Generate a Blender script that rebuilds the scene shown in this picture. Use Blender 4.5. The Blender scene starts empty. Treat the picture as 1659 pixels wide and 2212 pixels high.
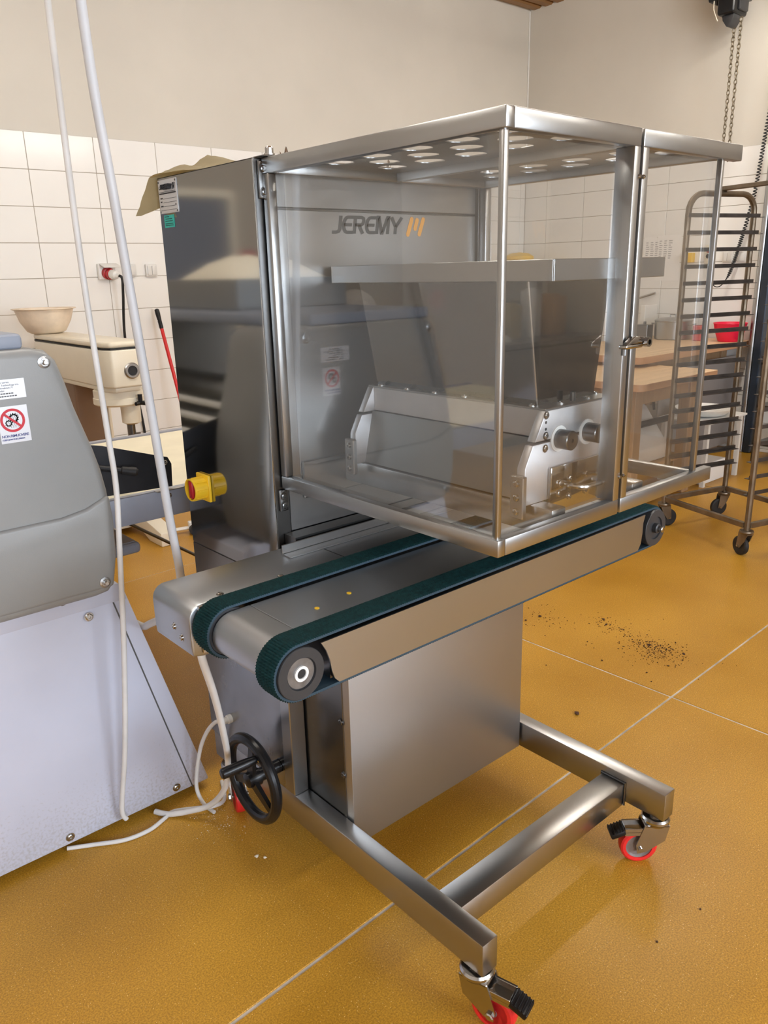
import bpy, bmesh, math, random
from mathutils import Vector, Matrix
random.seed(7)
R = math.radians
C = bpy.context.scene.collection
scn = bpy.context.scene

# ------------------------------------------------------------------ camera, world, exposure
F_PX = 1700.75
cam = bpy.data.cameras.new('camera'); camo = bpy.data.objects.new('camera', cam); C.objects.link(camo)
cam.sensor_fit = 'VERTICAL'; cam.sensor_height = 24.0; cam.lens = 24.0 * F_PX / 2212.0
yaw, pitch, roll = R(49.1579), R(17.0501), R(-1.4395)
fw = Vector((math.cos(yaw)*math.cos(pitch), math.sin(yaw)*math.cos(pitch), -math.sin(pitch)))
rt = Vector((math.sin(yaw), -math.cos(yaw), 0)); up = rt.cross(fw)
r2 = rt*math.cos(roll) + up*math.sin(roll); u2 = -rt*math.sin(roll) + up*math.cos(roll)
camo.matrix_world = Matrix(((r2.x, u2.x, -fw.x, 0), (r2.y, u2.y, -fw.y, 0), (r2.z, u2.z, -fw.z, 1.55), (0, 0, 0, 1)))
cam.clip_start = 0.02
scn.camera = camo
w = bpy.data.worlds.new('world'); scn.world = w; w.use_nodes = True
w.node_tree.nodes['Background'].inputs[0].default_value = (0.75, 0.85, 1.0, 1)
w.node_tree.nodes['Background'].inputs[1].default_value = 1.0
scn.view_settings.view_transform = 'Standard'; scn.view_settings.look = 'None'
scn.view_settings.gamma = 1.0; scn.view_settings.use_curve_mapping = False
scn.view_settings.exposure = 0.6
scn.cycles.use_denoising = True
scn.cycles.max_bounces = 8; scn.cycles.transparent_max_bounces = 16
scn.cycles.sample_clamp_indirect = 6.0
WX, WY, X0R, Y0R, CZ = 6.70, 5.455, -3.0, -3.4, 3.86     # room: back wall x, long wall y, walls behind the camera, ceiling
LAMP = 27.0; WINDOW_POWER = 130.0
for wx0, wx1 in ((-1.9, 0.1), (1.1, 3.1)):                  # daylight standing in the two window openings
    L = bpy.data.lights.new('window_daylight', 'AREA'); L.shape = 'RECTANGLE'; L.size = wx1-wx0-.1; L.size_y = 1.5
    L.energy = WINDOW_POWER; L.color = (0.76, 0.86, 1.0)
    lo = bpy.data.objects.new('window_daylight', L); C.objects.link(lo)
    lo.location = ((wx0+wx1)/2, Y0R-.06, 1.85); lo.rotation_euler = (R(90), 0, 0)

# ------------------------------------------------------------------ materials
MATS = {}
def mat(name, col, rough=.5, metal=0.0, noise=0, namp=.15, nscale=8, bump=0, bscale=60, stretch=None, emit=0, rvar=0, spec=None, coat=0):
    m = bpy.data.materials.new(name); m.use_nodes = True; MATS[name] = m
    nt = m.node_tree; b = nt.nodes['Principled BSDF']
    b.inputs['Base Color'].default_value = (*col, 1); b.inputs['Roughness'].default_value = rough
    b.inputs['Metallic'].default_value = metal
    if spec is not None: b.inputs['Specular IOR Level'].default_value = spec
    if coat: b.inputs['Coat Weight'].default_value = coat
    tc = nt.nodes.new('ShaderNodeTexCoord')
    def nz(scale, detail=4):
        mp = nt.nodes.new('ShaderNodeMapping'); nt.links.new(tc.outputs['Object'], mp.inputs[0])
        if stretch: mp.inputs['Scale'].default_value = stretch
        n = nt.nodes.new('ShaderNodeTexNoise'); n.inputs['Scale'].default_value = scale; n.inputs['Detail'].default_value = detail
        nt.links.new(mp.outputs[0], n.inputs['Vector']); return n
    if noise:
        n = nz(nscale); r = nt.nodes.new('ShaderNodeValToRGB')
        r.color_ramp.elements[0].position = .2; r.color_ramp.elements[1].position = .8; r.color_ramp.interpolation = 'EASE'
        r.color_ramp.elements[0].color = (*[c*(1-namp) for c in col], 1); r.color_ramp.elements[1].color = (*[min(1, c*(1+namp)) for c in col], 1)
        nt.links.new(n.outputs['Fac'], r.inputs[0]); nt.links.new(r.outputs[0], b.inputs['Base Color'])
    if rvar:
        n = nz(nscale*1.7); mr = nt.nodes.new('ShaderNodeMapRange')
        mr.inputs[3].default_value = max(.02, rough-rvar); mr.inputs[4].default_value = rough+rvar
        mr.inputs[1].default_value = .3; mr.inputs[2].default_value = .7
        nt.links.new(n.outputs['Fac'], mr.inputs[0]); nt.links.new(mr.outputs[0], b.inputs['Roughness'])
    if bump:
        n = nz(bscale, 3); bp = nt.nodes.new('ShaderNodeBump'); bp.inputs['Strength'].default_value = bump; bp.inputs['Distance'].default_value = .004
        nt.links.new(n.outputs['Fac'], bp.inputs['Height']); nt.links.new(bp.outputs[0], b.inputs['Normal'])
    if emit:
        b.inputs['Emission Color'].default_value = (*col, 1); b.inputs['Emission Strength'].default_value = emit
    return m
steel = mat('brushed_steel', (.43, .43, .425), .31, 1, noise=1, namp=.05, nscale=2.5)
steel_c = mat('conveyor_steel', (.43, .445, .46), .36, 1, noise=1, namp=.05, nscale=2.5)
steel_h = mat('scuffed_steel', (.48, .47, .45), .30, 1, noise=1, namp=.06, nscale=3)
steel_p = mat('polished_steel', (.42, .42, .415), .075, 1, noise=1, namp=.03, nscale=3)
steel_d = mat('dark_steel', (.20, .198, .194), .28, 1, noise=1, namp=.05, nscale=3)
steel_f = mat('satin_steel_panel', (.43, .435, .445), .45, 1, noise=1, namp=.03, nscale=3)
alu = mat('machined_aluminium', (.58, .575, .58), .42, .9, noise=1, namp=.06, nscale=14)
chrome = mat('bright_zinc', (.46, .445, .425), .2, 1, noise=1, namp=.08, nscale=12)
black = mat('black_plastic', (.006, .006, .007), .30, noise=1, namp=.3, nscale=20, spec=.35)
rubber = mat('black_rubber', (.014, .014, .015), .6, noise=1, namp=.4, nscale=25)
darkgrey = mat('dark_grey_plastic', (.030, .031, .034), .45, noise=1, namp=.12, nscale=20)
red_pu = mat('red_polyurethane', (.72, .022, .022), .4, noise=1, namp=.15, nscale=25)
teal = mat('teal_belt_rubber', (.004, .034, .038), .75, noise=1, namp=.3, nscale=120, spec=.2)
teal_side = mat('blue_belt_edge', (.03, .055, .075), .6, spec=.3)
yellow = mat('yellow_plastic', (.83, .52, .02), .4)
red_knob = mat('red_plastic', (.42, .012, .016), .38, noise=1, namp=.2, nscale=60)
white_pl = mat('white_plastic', (.78, .77, .73), .35, noise=1, namp=.04, nscale=15)
white_cable = mat('white_cable', (.68, .665, .64), .45, noise=1, namp=.10, nscale=9)
grey_hose = mat('pale_grey_hose', (.56, .56, .57), .42, noise=1, namp=.10, nscale=6)
plaster = mat('beige_plaster', (.64, .605, .535), .9, noise=1, namp=.05, nscale=1.2, bump=.12, bscale=70)
tile_m = mat('glazed_white_tile', (.84, .83, .80), .13, noise=1, namp=.02, nscale=2.5, bump=.03, bscale=7)
grout = mat('tile_grout', (.40, .36, .30), .9)
hood_m = mat('grey_moulded_plastic', (.265, .265, .255), .42, noise=1, namp=.05, nscale=5, bump=.05, bscale=300)
base_m = mat('white_enamelled_panel', (.54, .55, .64), .33, noise=1, namp=.04, nscale=4)
def add_dirt(m, z0, z1, col, sc=55, amt=.75):           # splashed dirt specks, thickest along the foot of the panel
    nt = m.node_tree; b = nt.nodes['Principled BSDF']; src = b.inputs['Base Color'].links[0].from_socket
    ge = nt.nodes.new('ShaderNodeNewGeometry'); sp = nt.nodes.new('ShaderNodeSeparateXYZ'); nt.links.new(ge.outputs['Position'], sp.inputs[0])
    mr = nt.nodes.new('ShaderNodeMapRange'); mr.inputs[1].default_value = z0; mr.inputs[2].default_value = z1; mr.inputs[3].default_value = .62; mr.inputs[4].default_value = .30; nt.links.new(sp.outputs[2], mr.inputs[0])
    n = nt.nodes.new('ShaderNodeTexNoise'); n.inputs['Scale'].default_value = sc; n.inputs['Detail'].default_value = 6; nt.links.new(ge.outputs['Position'], n.inputs['Vector'])
    sb = nt.nodes.new('ShaderNodeMath'); sb.operation = 'SUBTRACT'; nt.links.new(mr.outputs[0], sb.inputs[0]); nt.links.new(n.outputs['Fac'], sb.inputs[1])
    ml = nt.nodes.new('ShaderNodeMath'); ml.operation = 'MULTIPLY'; ml.use_clamp = True; ml.inputs[1].default_value = 5; nt.links.new(sb.outputs[0], ml.inputs[0])
    m3 = nt.nodes.new('ShaderNodeMath'); m3.operation = 'MULTIPLY'; m3.inputs[1].default_value = amt; nt.links.new(ml.outputs[0], m3.inputs[0])
    mx_ = nt.nodes.new('ShaderNodeMix'); mx_.data_type = 'RGBA'; mx_.inputs[7].default_value = (*col, 1); nt.links.new(m3.outputs[0], mx_.inputs[0]); nt.links.new(src, mx_.inputs[6]); nt.links.new(mx_.outputs[2], b.inputs['Base Color'])
add_dirt(base_m, .0, .30, (.36, .33, .30), 130, .45)
lip_m = mat('blue_grey_plastic', (.27, .30, .36), .4)
cream = mat('cream_enamel', (.80, .74, .60), .33, noise=1, namp=.04, nscale=5)
belt_cloth = mat('cream_belt_cloth', (.85, .80, .62), .8, noise=1, namp=.04, nscale=10)
rail_m = mat('grey_painted_rail', (.32, .34, .40), .38, noise=1, namp=.12, nscale=7)
wood_dk = mat('stained_ceiling_wood', (.27, .135, .04), .5, noise=1, namp=.25, nscale=3, stretch=(.3, 8, 8))
wood = mat('beech_worktop', (.74, .52, .30), .45, noise=1, namp=.13, nscale=3, stretch=(.5, 9, 9))
wood_edge = mat('beech_edge', (.52, .29, .15), .5, noise=1, namp=.14, nscale=3, stretch=(.5, 9, 9))
wood_leg = mat('beech_leg', (.42, .27, .15), .5, noise=1, namp=.16, nscale=4, stretch=(9, 9, .5))
rack_m = mat('grimy_steel_rack', (.22, .175, .125), .48, .9, noise=1, namp=.35, nscale=9, rvar=.12)
rack_rail = mat('burnt_rack_rail', (.09, .08, .075), .5, .7, noise=1, namp=.35, nscale=10)
brown_m = mat('brown_column', (.20, .12, .07), .5, noise=1, namp=.1, nscale=4)  # mixer column, browner and darker than the cream parts around it
kraft = mat('kraft_paper', (.50, .42, .26), .85, noise=1, namp=.08, nscale=10, bump=.2, bscale=25)
paper = mat('white_paper', (.85, .84, .82), .7)
ink = mat('dark_ink', (.03, .03, .035), .6)
ink_grey = mat('grey_lettering', (.085, .085, .082), .45)
orange = mat('orange_lettering', (.90, .40, .06), .5)
ink_red = mat('red_ink', (.55, .015, .03), .5)
ink_blue = mat('blue_ink', (.05, .06, .22), .5)
silver_st = mat('silver_sticker', (.62, .62, .64), .3, .3)
green_st = mat('green_sticker', (.03, .42, .36), .5, noise=1, namp=.15, nscale=150)
red_bowl = mat('red_bowl_plastic', (.78, .012, .06), .4)
bowl_m = mat('dusty_bowl_plastic', (.80, .68, .54), .45, noise=1, namp=.14, nscale=12)
crumb_m = mat('brown_crumb', (.055, .022, .01), .9)
flour_m = mat('flour', (.86, .80, .66), .95, bump=.3, bscale=30)
wall_post = mat('blue_black_steel', (.045, .06, .085), .3, .6, noise=1, namp=.2, nscale=5)
skin_m = mat('skin', (.55, .31, .21), .5); red_cloth = mat('red_cloth', (.50, .02, .02), .85); net_m = mat('beige_hair_net', (.42, .38, .33), .85, noise=1, namp=.3, nscale=60)
lamp_m = mat('lamp_diffuser', (1.0, .95, .87), .5, emit=LAMP)
# clear polycarbonate pane: transparent with real Fresnel gloss and a little surface haze
pane_m = bpy.data.materials.new('clear_polycarbonate'); pane_m.use_nodes = True; nt = pane_m.node_tree
nt.nodes.remove(nt.nodes['Principled BSDF']); out = nt.nodes['Material Output']
tr = nt.nodes.new('ShaderNodeBsdfTransparent'); tr.inputs[0].default_value = (.955, .955, .95, 1)
gl = nt.nodes.new('ShaderNodeBsdfGlossy'); gl.inputs['Roughness'].default_value = .03; gl.inputs[0].default_value = (.95, .95, .95, 1)
df = nt.nodes.new('ShaderNodeBsdfDiffuse'); df.inputs[0].default_value = (.8, .79, .76, 1)
fr = nt.nodes.new('ShaderNodeFresnel'); fr.inputs[0].default_value = 1.58
m1 = nt.nodes.new('ShaderNodeMixShader'); m2 = nt.nodes.new('ShaderNodeMixShader'); m2.inputs[0].default_value = .010
nt.links.new(tr.outputs[0], m2.inputs[1]); nt.links.new(df.outputs[0], m2.inputs[2])
ge = nt.nodes.new('ShaderNodeNewGeometry'); iv = nt.nodes.new('ShaderNodeMath'); iv.operation = 'SUBTRACT'; iv.inputs[0].default_value = 1.0; nt.links.new(ge.outputs['Backfacing'], iv.inputs[1])
fm = nt.nodes.new('ShaderNodeMath'); fm.operation = 'MULTIPLY'; f2 = nt.nodes.new('ShaderNodeMath'); f2.operation = 'MULTIPLY'; f2.use_clamp = True; f2.inputs[1].default_value = .5; nt.links.new(fr.outputs[0], f2.inputs[0]); nt.links.new(f2.outputs[0], fm.inputs[0])   # both faces of the sheet; nt.links.new(iv.outputs[0], fm.inputs[1])   # no total reflection inside a thin sheet
nt.links.new(fm.outputs[0], m1.inputs[0]); nt.links.new(m2.outputs[0], m1.inputs[1]); nt.links.new(gl.outputs[0], m1.inputs[2]); nt.links.new(m1.outputs[0], out.inputs[0])
# speckled ochre resin floor
floor_m = bpy.data.materials.new('ochre_resin_floor'); floor_m.use_nodes = True; nt = floor_m.node_tree; b = nt.nodes['Principled BSDF']
tc = nt.nodes.new('ShaderNodeTexCoord')
def _n(t, **k):
    n = nt.nodes.new(t)
    for a, v in k.items(): n.inputs[a].default_value = v
    return n
big = _n('ShaderNodeTexNoise', Scale=1.6, Detail=5.0); fine = _n('ShaderNodeTexNoise', Scale=260.0, Detail=2.0)
vor = _n('ShaderNodeTexVoronoi', Scale=170.0)
for n in (big, fine, vor): nt.links.new(tc.outputs['Object'], n.inputs['Vector'])
rb = nt.nodes.new('ShaderNodeValToRGB'); rb.color_ramp.elements[0].position = .3; rb.color_ramp.elements[1].position = .72
rb.color_ramp.elements[0].color = (.44, .218, .016, 1); rb.color_ramp.elements[1].color = (.58, .312, .038, 1)
nt.links.new(big.outputs['Fac'], rb.inputs[0])
rf = nt.nodes.new('ShaderNodeValToRGB'); rf.color_ramp.elements[0].position = .36; rf.color_ramp.elements[1].position = .66
rf.color_ramp.elements[0].color = (.72, .70, .66, 1); rf.color_ramp.elements[1].color = (1.15, 1.15, 1.2, 1)
nt.links.new(fine.outputs['Fac'], rf.inputs[0])
mu = nt.nodes.new('ShaderNodeMix'); mu.data_type = 'RGBA'; mu.blend_type = 'MULTIPLY'; mu.inputs[0].default_value = 1
nt.links.new(rb.outputs[0], mu.inputs[6]); nt.links.new(rf.outputs[0], mu.inputs[7])
lt = nt.nodes.new('ShaderNodeMath'); lt.operation = 'LESS_THAN'; lt.inputs[1].default_value = .13; nt.links.new(vor.outputs['Distance'], lt.inputs[0])
sp = nt.nodes.new('ShaderNodeSeparateColor'); nt.links.new(vor.outputs['Color'], sp.inputs[0])
gt = nt.nodes.new('ShaderNodeMath'); gt.operation = 'GREATER_THAN'; gt.inputs[1].default_value = .72; nt.links.new(sp.outputs[0], gt.inputs[0])
an = nt.nodes.new('ShaderNodeMath'); an.operation = 'MULTIPLY'; nt.links.new(lt.outputs[0], an.inputs[0]); nt.links.new(gt.outputs[0], an.inputs[1])
mf = nt.nodes.new('ShaderNodeMix'); mf.data_type = 'RGBA'; mf.inputs[7].default_value = (.95, .72, .34, 1)
nt.links.new(an.outputs[0], mf.inputs[0]); nt.links.new(mu.outputs[2], mf.inputs[6]); nt.links.new(mf.outputs[2], b.inputs['Base Color'])
b.inputs['Roughness'].default_value = .36; b.inputs['Specular IOR Level'].default_value = .32
bp = _n('ShaderNodeBump', Strength=.12, Distance=.002); nt.links.new(fine.outputs['Fac'], bp.inputs['Height']); nt.links.new(bp.outputs[0], b.inputs['Normal'])

# ------------------------------------------------------------------ mesh helpers
def _mark(bm, n0): return [v for v in bm.verts if v.index == -1 or v.index >= n0]
def box(bm, x0, x1, y0, y1, z0, z1, bev=0, seg=1, M=None):
    t = bmesh.new()
    bmesh.ops.create_cube(t, size=1)
    for v in t.verts:
        v.co = Vector((x0+(v.co.x+.5)*(x1-x0), y0+(v.co.y+.5)*(y1-y0), z0+(v.co.z+.5)*(z1-z0)))
    if bev: bmesh.ops.bevel(t, geom=t.edges[:], offset=bev, segments=seg, affect='EDGES', profile=.5)
    if M is not None: t.transform(M)
    merge(bm, t)
    return bm
def merge(bm, t):
    me = bpy.data.meshes.new('tmp'); t.to_mesh(me); t.free(); bm.from_mesh(me); bpy.data.meshes.remove(me)
def frame(d):
    d = Vector(d).normalized(); a = Vector((0, 0, 1)) if abs(d.z) < .9 else Vector((1, 0, 0))
    u = d.cross(a).normalized(); return u, d.cross(u).normalized()
def tube(bm, pts, r, n=10, closed=False):
    pts = [Vector(p) for p in pts]; rings = []; N = len(pts)
    rr = r if isinstance(r, (list, tuple)) else [r]*N
    pu = None
    for i, p in enumerate(pts):
        if closed: d = pts[(i+1) % N]-pts[i-1]
        else: d = pts[min(i+1, N-1)]-pts[max(i-1, 0)]
        d.normalize()
        if pu is None: u, v = frame(d)
        else:
            u = (pu-d*pu.dot(d)).normalized(); v = d.cross(u)
        pu = u
        rings.append([bm.verts.new(p+u*rr[i]*math.cos(2*math.pi*k/n)+v*rr[i]*math.sin(2*math.pi*k/n)) for k in range(n)])
    for i in range(N if closed else N-1):
        a, b_ = rings[i], rings[(i+1) % N]
        for k in range(n): bm.faces.new((a[k], a[(k+1) % n], b_[(k+1) % n], b_[k]))
    if not closed:
        bm.faces.new(rings[0][::-1]); bm.faces.new(rings[-1])
    return bm
def cyl(bm, a, b_, r, n=20, r2=None): return tube(bm, [a, b_], [r, r if r2 is None else r2], n)
def lathe(bm, prof, n=28, M=None):          # prof: (radius, z)
    vs = []
    for r_, z in prof:
        vs.append([bm.verts.new((r_*math.cos(2*math.pi*k/n), r_*math.sin(2*math.pi*k/n), z)) for k in range(n)])
    for i in range(len(vs)-1):
        for k in range(n): bm.faces.new((vs[i][k], vs[i][(k+1) % n], vs[i+1][(k+1) % n], vs[i+1][k]))
    if prof[0][0] > 1e-4: bm.faces.new(vs[0][::-1])
    if prof[-1][0] > 1e-4: bm.faces.new(vs[-1])
    if M is not None:
        for ring in vs:
            for v in ring: v.co = M @ v.co
    return bm
def axis_m(p, d):
    d = Vector(d).normalized(); u, v = frame(d)
    return Matrix(((u.x, v.x, d.x, p[0]), (u.y, v.y, d.y, p[1]), (u.z, v.z, d.z, p[2]), (0, 0, 0, 1)))
def prism(bm, prof, a0, a1, axis='Y', bev=0, seg=2):  # prof in the other two axes in order
    t = bmesh.new()
    def mk(p, a): return {'Y': (p[0], a, p[1]), 'X': (a, p[0], p[1]), 'Z': (p[0], p[1], a)}[axis]
    A = [t.verts.new(mk(p, a0)) for p in prof]; B = [t.verts.new(mk(p, a1)) for p in prof]
    n = len(prof)
    t.faces.new(A); t.faces.new(B[::-1])
    for i in range(n): t.faces.new((A[i], B[i], B[(i+1) % n], A[(i+1) % n]))
    bmesh.ops.recalc_face_normals(t, faces=t.faces[:])
    if bev:
        es = [e for e in t.edges if len(e.link_faces) == 2 and e.calc_face_angle() > R(30)]
        bmesh.ops.bevel(t, geom=es, offset=bev, segments=seg, affect='EDGES', profile=.5)
    merge(bm, t); return bm
def arc(cx, cy, r, a0, a1, n=8): return [(cx+r*math.cos(R(a0+(a1-a0)*i/n)), cy+r*math.sin(R(a0+(a1-a0)*i/n))) for i in range(n+1)]
BM = bmesh.new
def curve(pts, n=8):                         # Catmull-Rom through points
    P = [Vector(p) for p in pts]; out = []
    for i in range(len(P)-1):
        p0, p1, p2, p3 = P[max(i-1, 0)], P[i], P[i+1], P[min(i+2, len(P)-1)]
        for k in range(n):
            t = k/n
            out.append(.5*((2*p1)+(-p0+p2)*t+(2*p0-5*p1+4*p2-p3)*t*t+(-p0+3*p1-3*p2+p3)*t**3))
    out.append(P[-1]); return out

LOC = {}
def thing(name, label, cat, loc, group=None, kind=None):
    o = bpy.data.objects.new(name, None); C.objects.link(o); o.location = loc; o.empty_display_size = .1
    LOC[o] = Vector(loc); tag(o, label, cat, group, kind); return o
def tag(o, label=None, cat=None, group=None, kind=None):
    if label: o['label'] = label
    if cat: o['category'] = cat
    if group: o['group'] = group
    if kind: o['kind'] = kind
    return o
def sub(name, parent, label=None):           # an Empty part that holds sub-parts
    o = bpy.data.objects.new(name, None); C.objects.link(o); o.parent = parent; o.empty_display_size = .05
    if parent in LOC: o.matrix_parent_inverse = Matrix.Translation(-LOC[parent])
    if label: o['label'] = label
    return o
def finish(me, m, ang=28.5):
    for mm in (m if isinstance(m, (list, tuple)) else [m]): me.materials.append(mm)
    me.shade_smooth(); me.set_sharp_from_angle(angle=R(ang))
def O(name, bm, m, parent=None, label=None, ang=28.5):
    bmesh.ops.recalc_face_normals(bm, faces=bm.faces[:])
    me = bpy.data.meshes.new(name)
    off = None
    if parent is None:
        xs = [v.co for v in bm.verts]
        off = Vector(((min(c.x for c in xs)+max(c.x for c in xs))/2, (min(c.y for c in xs)+max(c.y for c in xs))/2, min(c.z for c in xs)))
        bm.transform(Matrix.Translation(-off))
    bm.to_mesh(me); bm.free(); finish(me, m, ang)
    o = bpy.data.objects.new(name, me); C.objects.link(o)
    if parent is None: o.location = off
    else:
        o.parent = parent
        if parent in LOC: o.matrix_parent_inverse = Matrix.Translation(-LOC[parent])
    if label: o['label'] = label
    return o
def inst(name, me, parent, loc, M=None):
    o = bpy.data.objects.new(name, me); C.objects.link(o); o.parent = parent
    if parent in LOC: o.matrix_parent_inverse = Matrix.Translation(-LOC[parent])
    if M is not None: o.matrix_basis = M
    else: o.location = loc
    return o
def mesh_of(bm, m, ang=28.5):
    bmesh.ops.recalc_face_normals(bm, faces=bm.faces[:])
    me = bpy.data.meshes.new('piece'); bm.to_mesh(me); bm.free(); finish(me, m, ang); return me
def text_bm(body, size, M, align='LEFT', spacing=1.0, bold=0.0):
    cu = bpy.data.curves.new('lettering', 'FONT'); cu.body = body; cu.size = size; cu.align_x = align; cu.extrude = .0003; cu.space_character = spacing; cu.offset = bold
    o = bpy.data.objects.new('lettering', cu); C.objects.link(o)
    dg = bpy.context.evaluated_depsgraph_get(); me = bpy.data.meshes.new_from_object(o.evaluated_get(dg))
    bpy.data.objects.remove(o); bpy.data.curves.remove(cu)
    bm = BM(); bm.from_mesh(me); bpy.data.meshes.remove(me); bm.transform(M); return bm
def plane_m(o, ux, uy):                       # local x,y axes and normal
    ux = Vector(ux).normalized(); uy = Vector(uy).normalized(); uz = ux.cross(uy)
    return Matrix(((ux.x, uy.x, uz.x, o[0]), (ux.y, uy.y, uz.y, o[1]), (ux.z, uy.z, uz.z, o[2]), (0, 0, 0, 1)))
def ribbon(bm, pts, wd, M, th=.0006):          # flat stroke of width wd along 2-D points, on the plane M
    P = [Vector((p[0], p[1])) for p in pts]; L_, R_ = [], []
    for i, p in enumerate(P):
        a = P[i]-P[i-1] if i else P[1]-P[0]; c = P[i+1]-P[i] if i < len(P)-1 else P[-1]-P[-2]
        a.normalize(); c.normalize(); t = (a+c).normalized(); nrm = Vector((-t.y, t.x)); s = 1/max(.5, nrm.dot(Vector((-a.y, a.x))))
        L_.append(p+nrm*wd/2*s); R_.append(p-nrm*wd/2*s)
    V = [[bm.verts.new(M @ Vector((q.x, q.y, z))) for q in S] for S in (L_, R_) for z in (0, th)]
    for i in range(len(P)-1):
        bm.faces.new((V[1][i], V[3][i], V[3][i+1], V[1][i+1]))
    bm.faces.new((V[0][0], V[2][0], V[3][0], V[1][0]))
    for a, b_ in ((0, 1), (3, 2)):
        for i in range(len(P)-1): bm.faces.new((V[a][i], V[b_][i], V[b_][i+1], V[a][i+1]))
    return bm
def disc(bm, p, d, r, th, n=16): return lathe(bm, [(r*.92, 0), (r, th*.3), (r, th*.7), (r*.85, th)], n, axis_m(p, d))
def bolt_mesh(r, th, m):
    b_ = BM(); lathe(b_, [(r*1.35, 0), (r*1.35, th*.25), (r, th*.25), (r, th*.75), (r*.75, th), (r*.4, th), (r*.35, th*.6)], 14); return mesh_of(b_, m)
bolt_s = bolt_mesh(.006, .004, chrome); bolt_m_ = bolt_mesh(.009, .007, chrome); bolt_dark = bolt_mesh(.0075, .004, steel_d)
def bolt(parent, p, d, me=None, name='bolt'): return inst(name, me or bolt_s, parent, None, axis_m(p, d))

# ------------------------------------------------------------------ the room
def structure(name, bm, m):
    o = O(name, bm, m); o['kind'] = 'structure'; LOC[o] = o.location.copy(); return o
fb = BM(); box(fb, X0R-.3, WX+.3, Y0R-.3, WY+.3, -.2, -.003); floor = structure('floor', fb, mat('floor_joint', (.55, .51, .46), .85, noise=1, namp=.35, nscale=14))
tag(floor, 'ochre speckled resin floor in large slabs with pale joints')
# slabs follow the two joints seen: one along the machine at y=1.27, one across at x=2.5, turned by under two degrees
ca, sa = math.cos(R(1.7)), math.sin(R(1.7))
Mf = Matrix(((ca, -sa, 0, 2.504), (sa, ca, 0, 1.28), (0, 0, 1, 0), (0, 0, 0, 1)))
us = [-6.0, -2.9, 0, 2.9, 5.0]; vs_ = [-5.2, -2.6, 0, 2.6, 4.8]
for i in range(4):
    for j in range(4):
        g = .0045
        sb = BM(); box(sb, us[i]+g, us[i+1]-g, vs_[j]+g, vs_[j+1]-g, -.05, 0, .0015, 1, Mf)
        bmesh.ops.bisect_plane(sb, geom=sb.verts[:]+sb.edges[:]+sb.faces[:], plane_co=(WX+.05, 0, 0), plane_no=(1, 0, 0), clear_outer=True)
        bmesh.ops.bisect_plane(sb, geom=sb.verts[:]+sb.edges[:]+sb.faces[:], plane_co=(0, WY+.05, 0), plane_no=(0, 1, 0), clear_outer=True)
        bmesh.ops.bisect_plane(sb, geom=sb.verts[:]+sb.edges[:]+sb.faces[:], plane_co=(X0R-.05, 0, 0), plane_no=(-1, 0, 0), clear_outer=True)
        bmesh.ops.bisect_plane(sb, geom=sb.verts[:]+sb.edges[:]+sb.faces[:], plane_co=(0, Y0R-.05, 0), plane_no=(0, -1, 0), clear_outer=True)
        if len(sb.verts): O('floor_slab', sb, floor_m, floor)
TW, TH, TZ = .4333, .2177, 2.424
def wallbox(name, *a): b_ = BM(); box(b_, *a); return structure(name, b_, plaster)
wall_left = wallbox('wall_left', X0R-.2, WX+.2, WY, WY+.2, -.1, CZ+.2)
wall_back = wallbox('wall_back', WX, WX+.2, Y0R-.2, WY+.2, -.1, CZ+.2)
wall_near = wallbox('wall_near', X0R-.2, X0R, Y0R-.2, WY+.2, -.1, CZ+.2)
tag(wall_left, 'long beige plastered wall tiled white to door height'); tag(wall_back, 'beige plastered end wall tiled white behind the wooden tables')
gb = BM(); box(gb, X0R, WX, WY-.006, WY, 0, TZ-.001); O('grout_bed', gb, grout, wall_left)
gb = BM(); box(gb, WX-.006, WX, Y0R, WY, 0, TZ-.001); O('grout_bed', gb, grout, wall_back)
tb = BM(); box(tb, .0022, TW-.0022, -.009, 0, .0022, TH-.0022, .0012); tile_a = mesh_of(tb, tile_m)
def cut_tile(w0, h0): t = BM(); box(t, .0022, w0-.0022, -.009, 0, .0022, h0-.0022, .0012); return mesh_of(t, tile_m)
# long wall, joints at x = 1.852 + k*0.4333
k = -3
for k in range(-3, 12):
    x = 1.852+k*TW
    if x > WX: continue
    wd = min(TW, WX-.01-x)
    for r_ in range(11):
        z = TZ-(r_+1)*TH
        inst('tile', tile_a if wd > TW-.01 else cut_tile(wd, TH), wall_left, (x, WY, z))
    bot = TZ-11*TH
    if bot > .02: inst('tile', cut_tile(wd, bot), wall_left, (x, WY, 0))
Mb = Matrix.Rotation(R(-90), 4, 'Z')                 # tile facing -x on the end wall
for k in range(-8, 2):
    yt = 4.743+.4333*k+.4333                            # upper y of this column
    yb = yt-TW; top = min(yt, WY-.01)
    if yb < .4 or top-yb < .05: continue
    wd = top-yb
    for r_ in range(11):
        z = TZ-(r_+1)*TH
        inst('tile', tile_a if wd > TW-.01 else cut_tile(wd, TH), wall_back, None, Matrix.Translation((WX, top, z)) @ Mb)
    bot = TZ-11*TH
    if bot > .02: inst('tile', cut_tile(wd, bot), wall_back, None, Matrix.Translation((WX, top, 0)) @ Mb)
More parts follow.
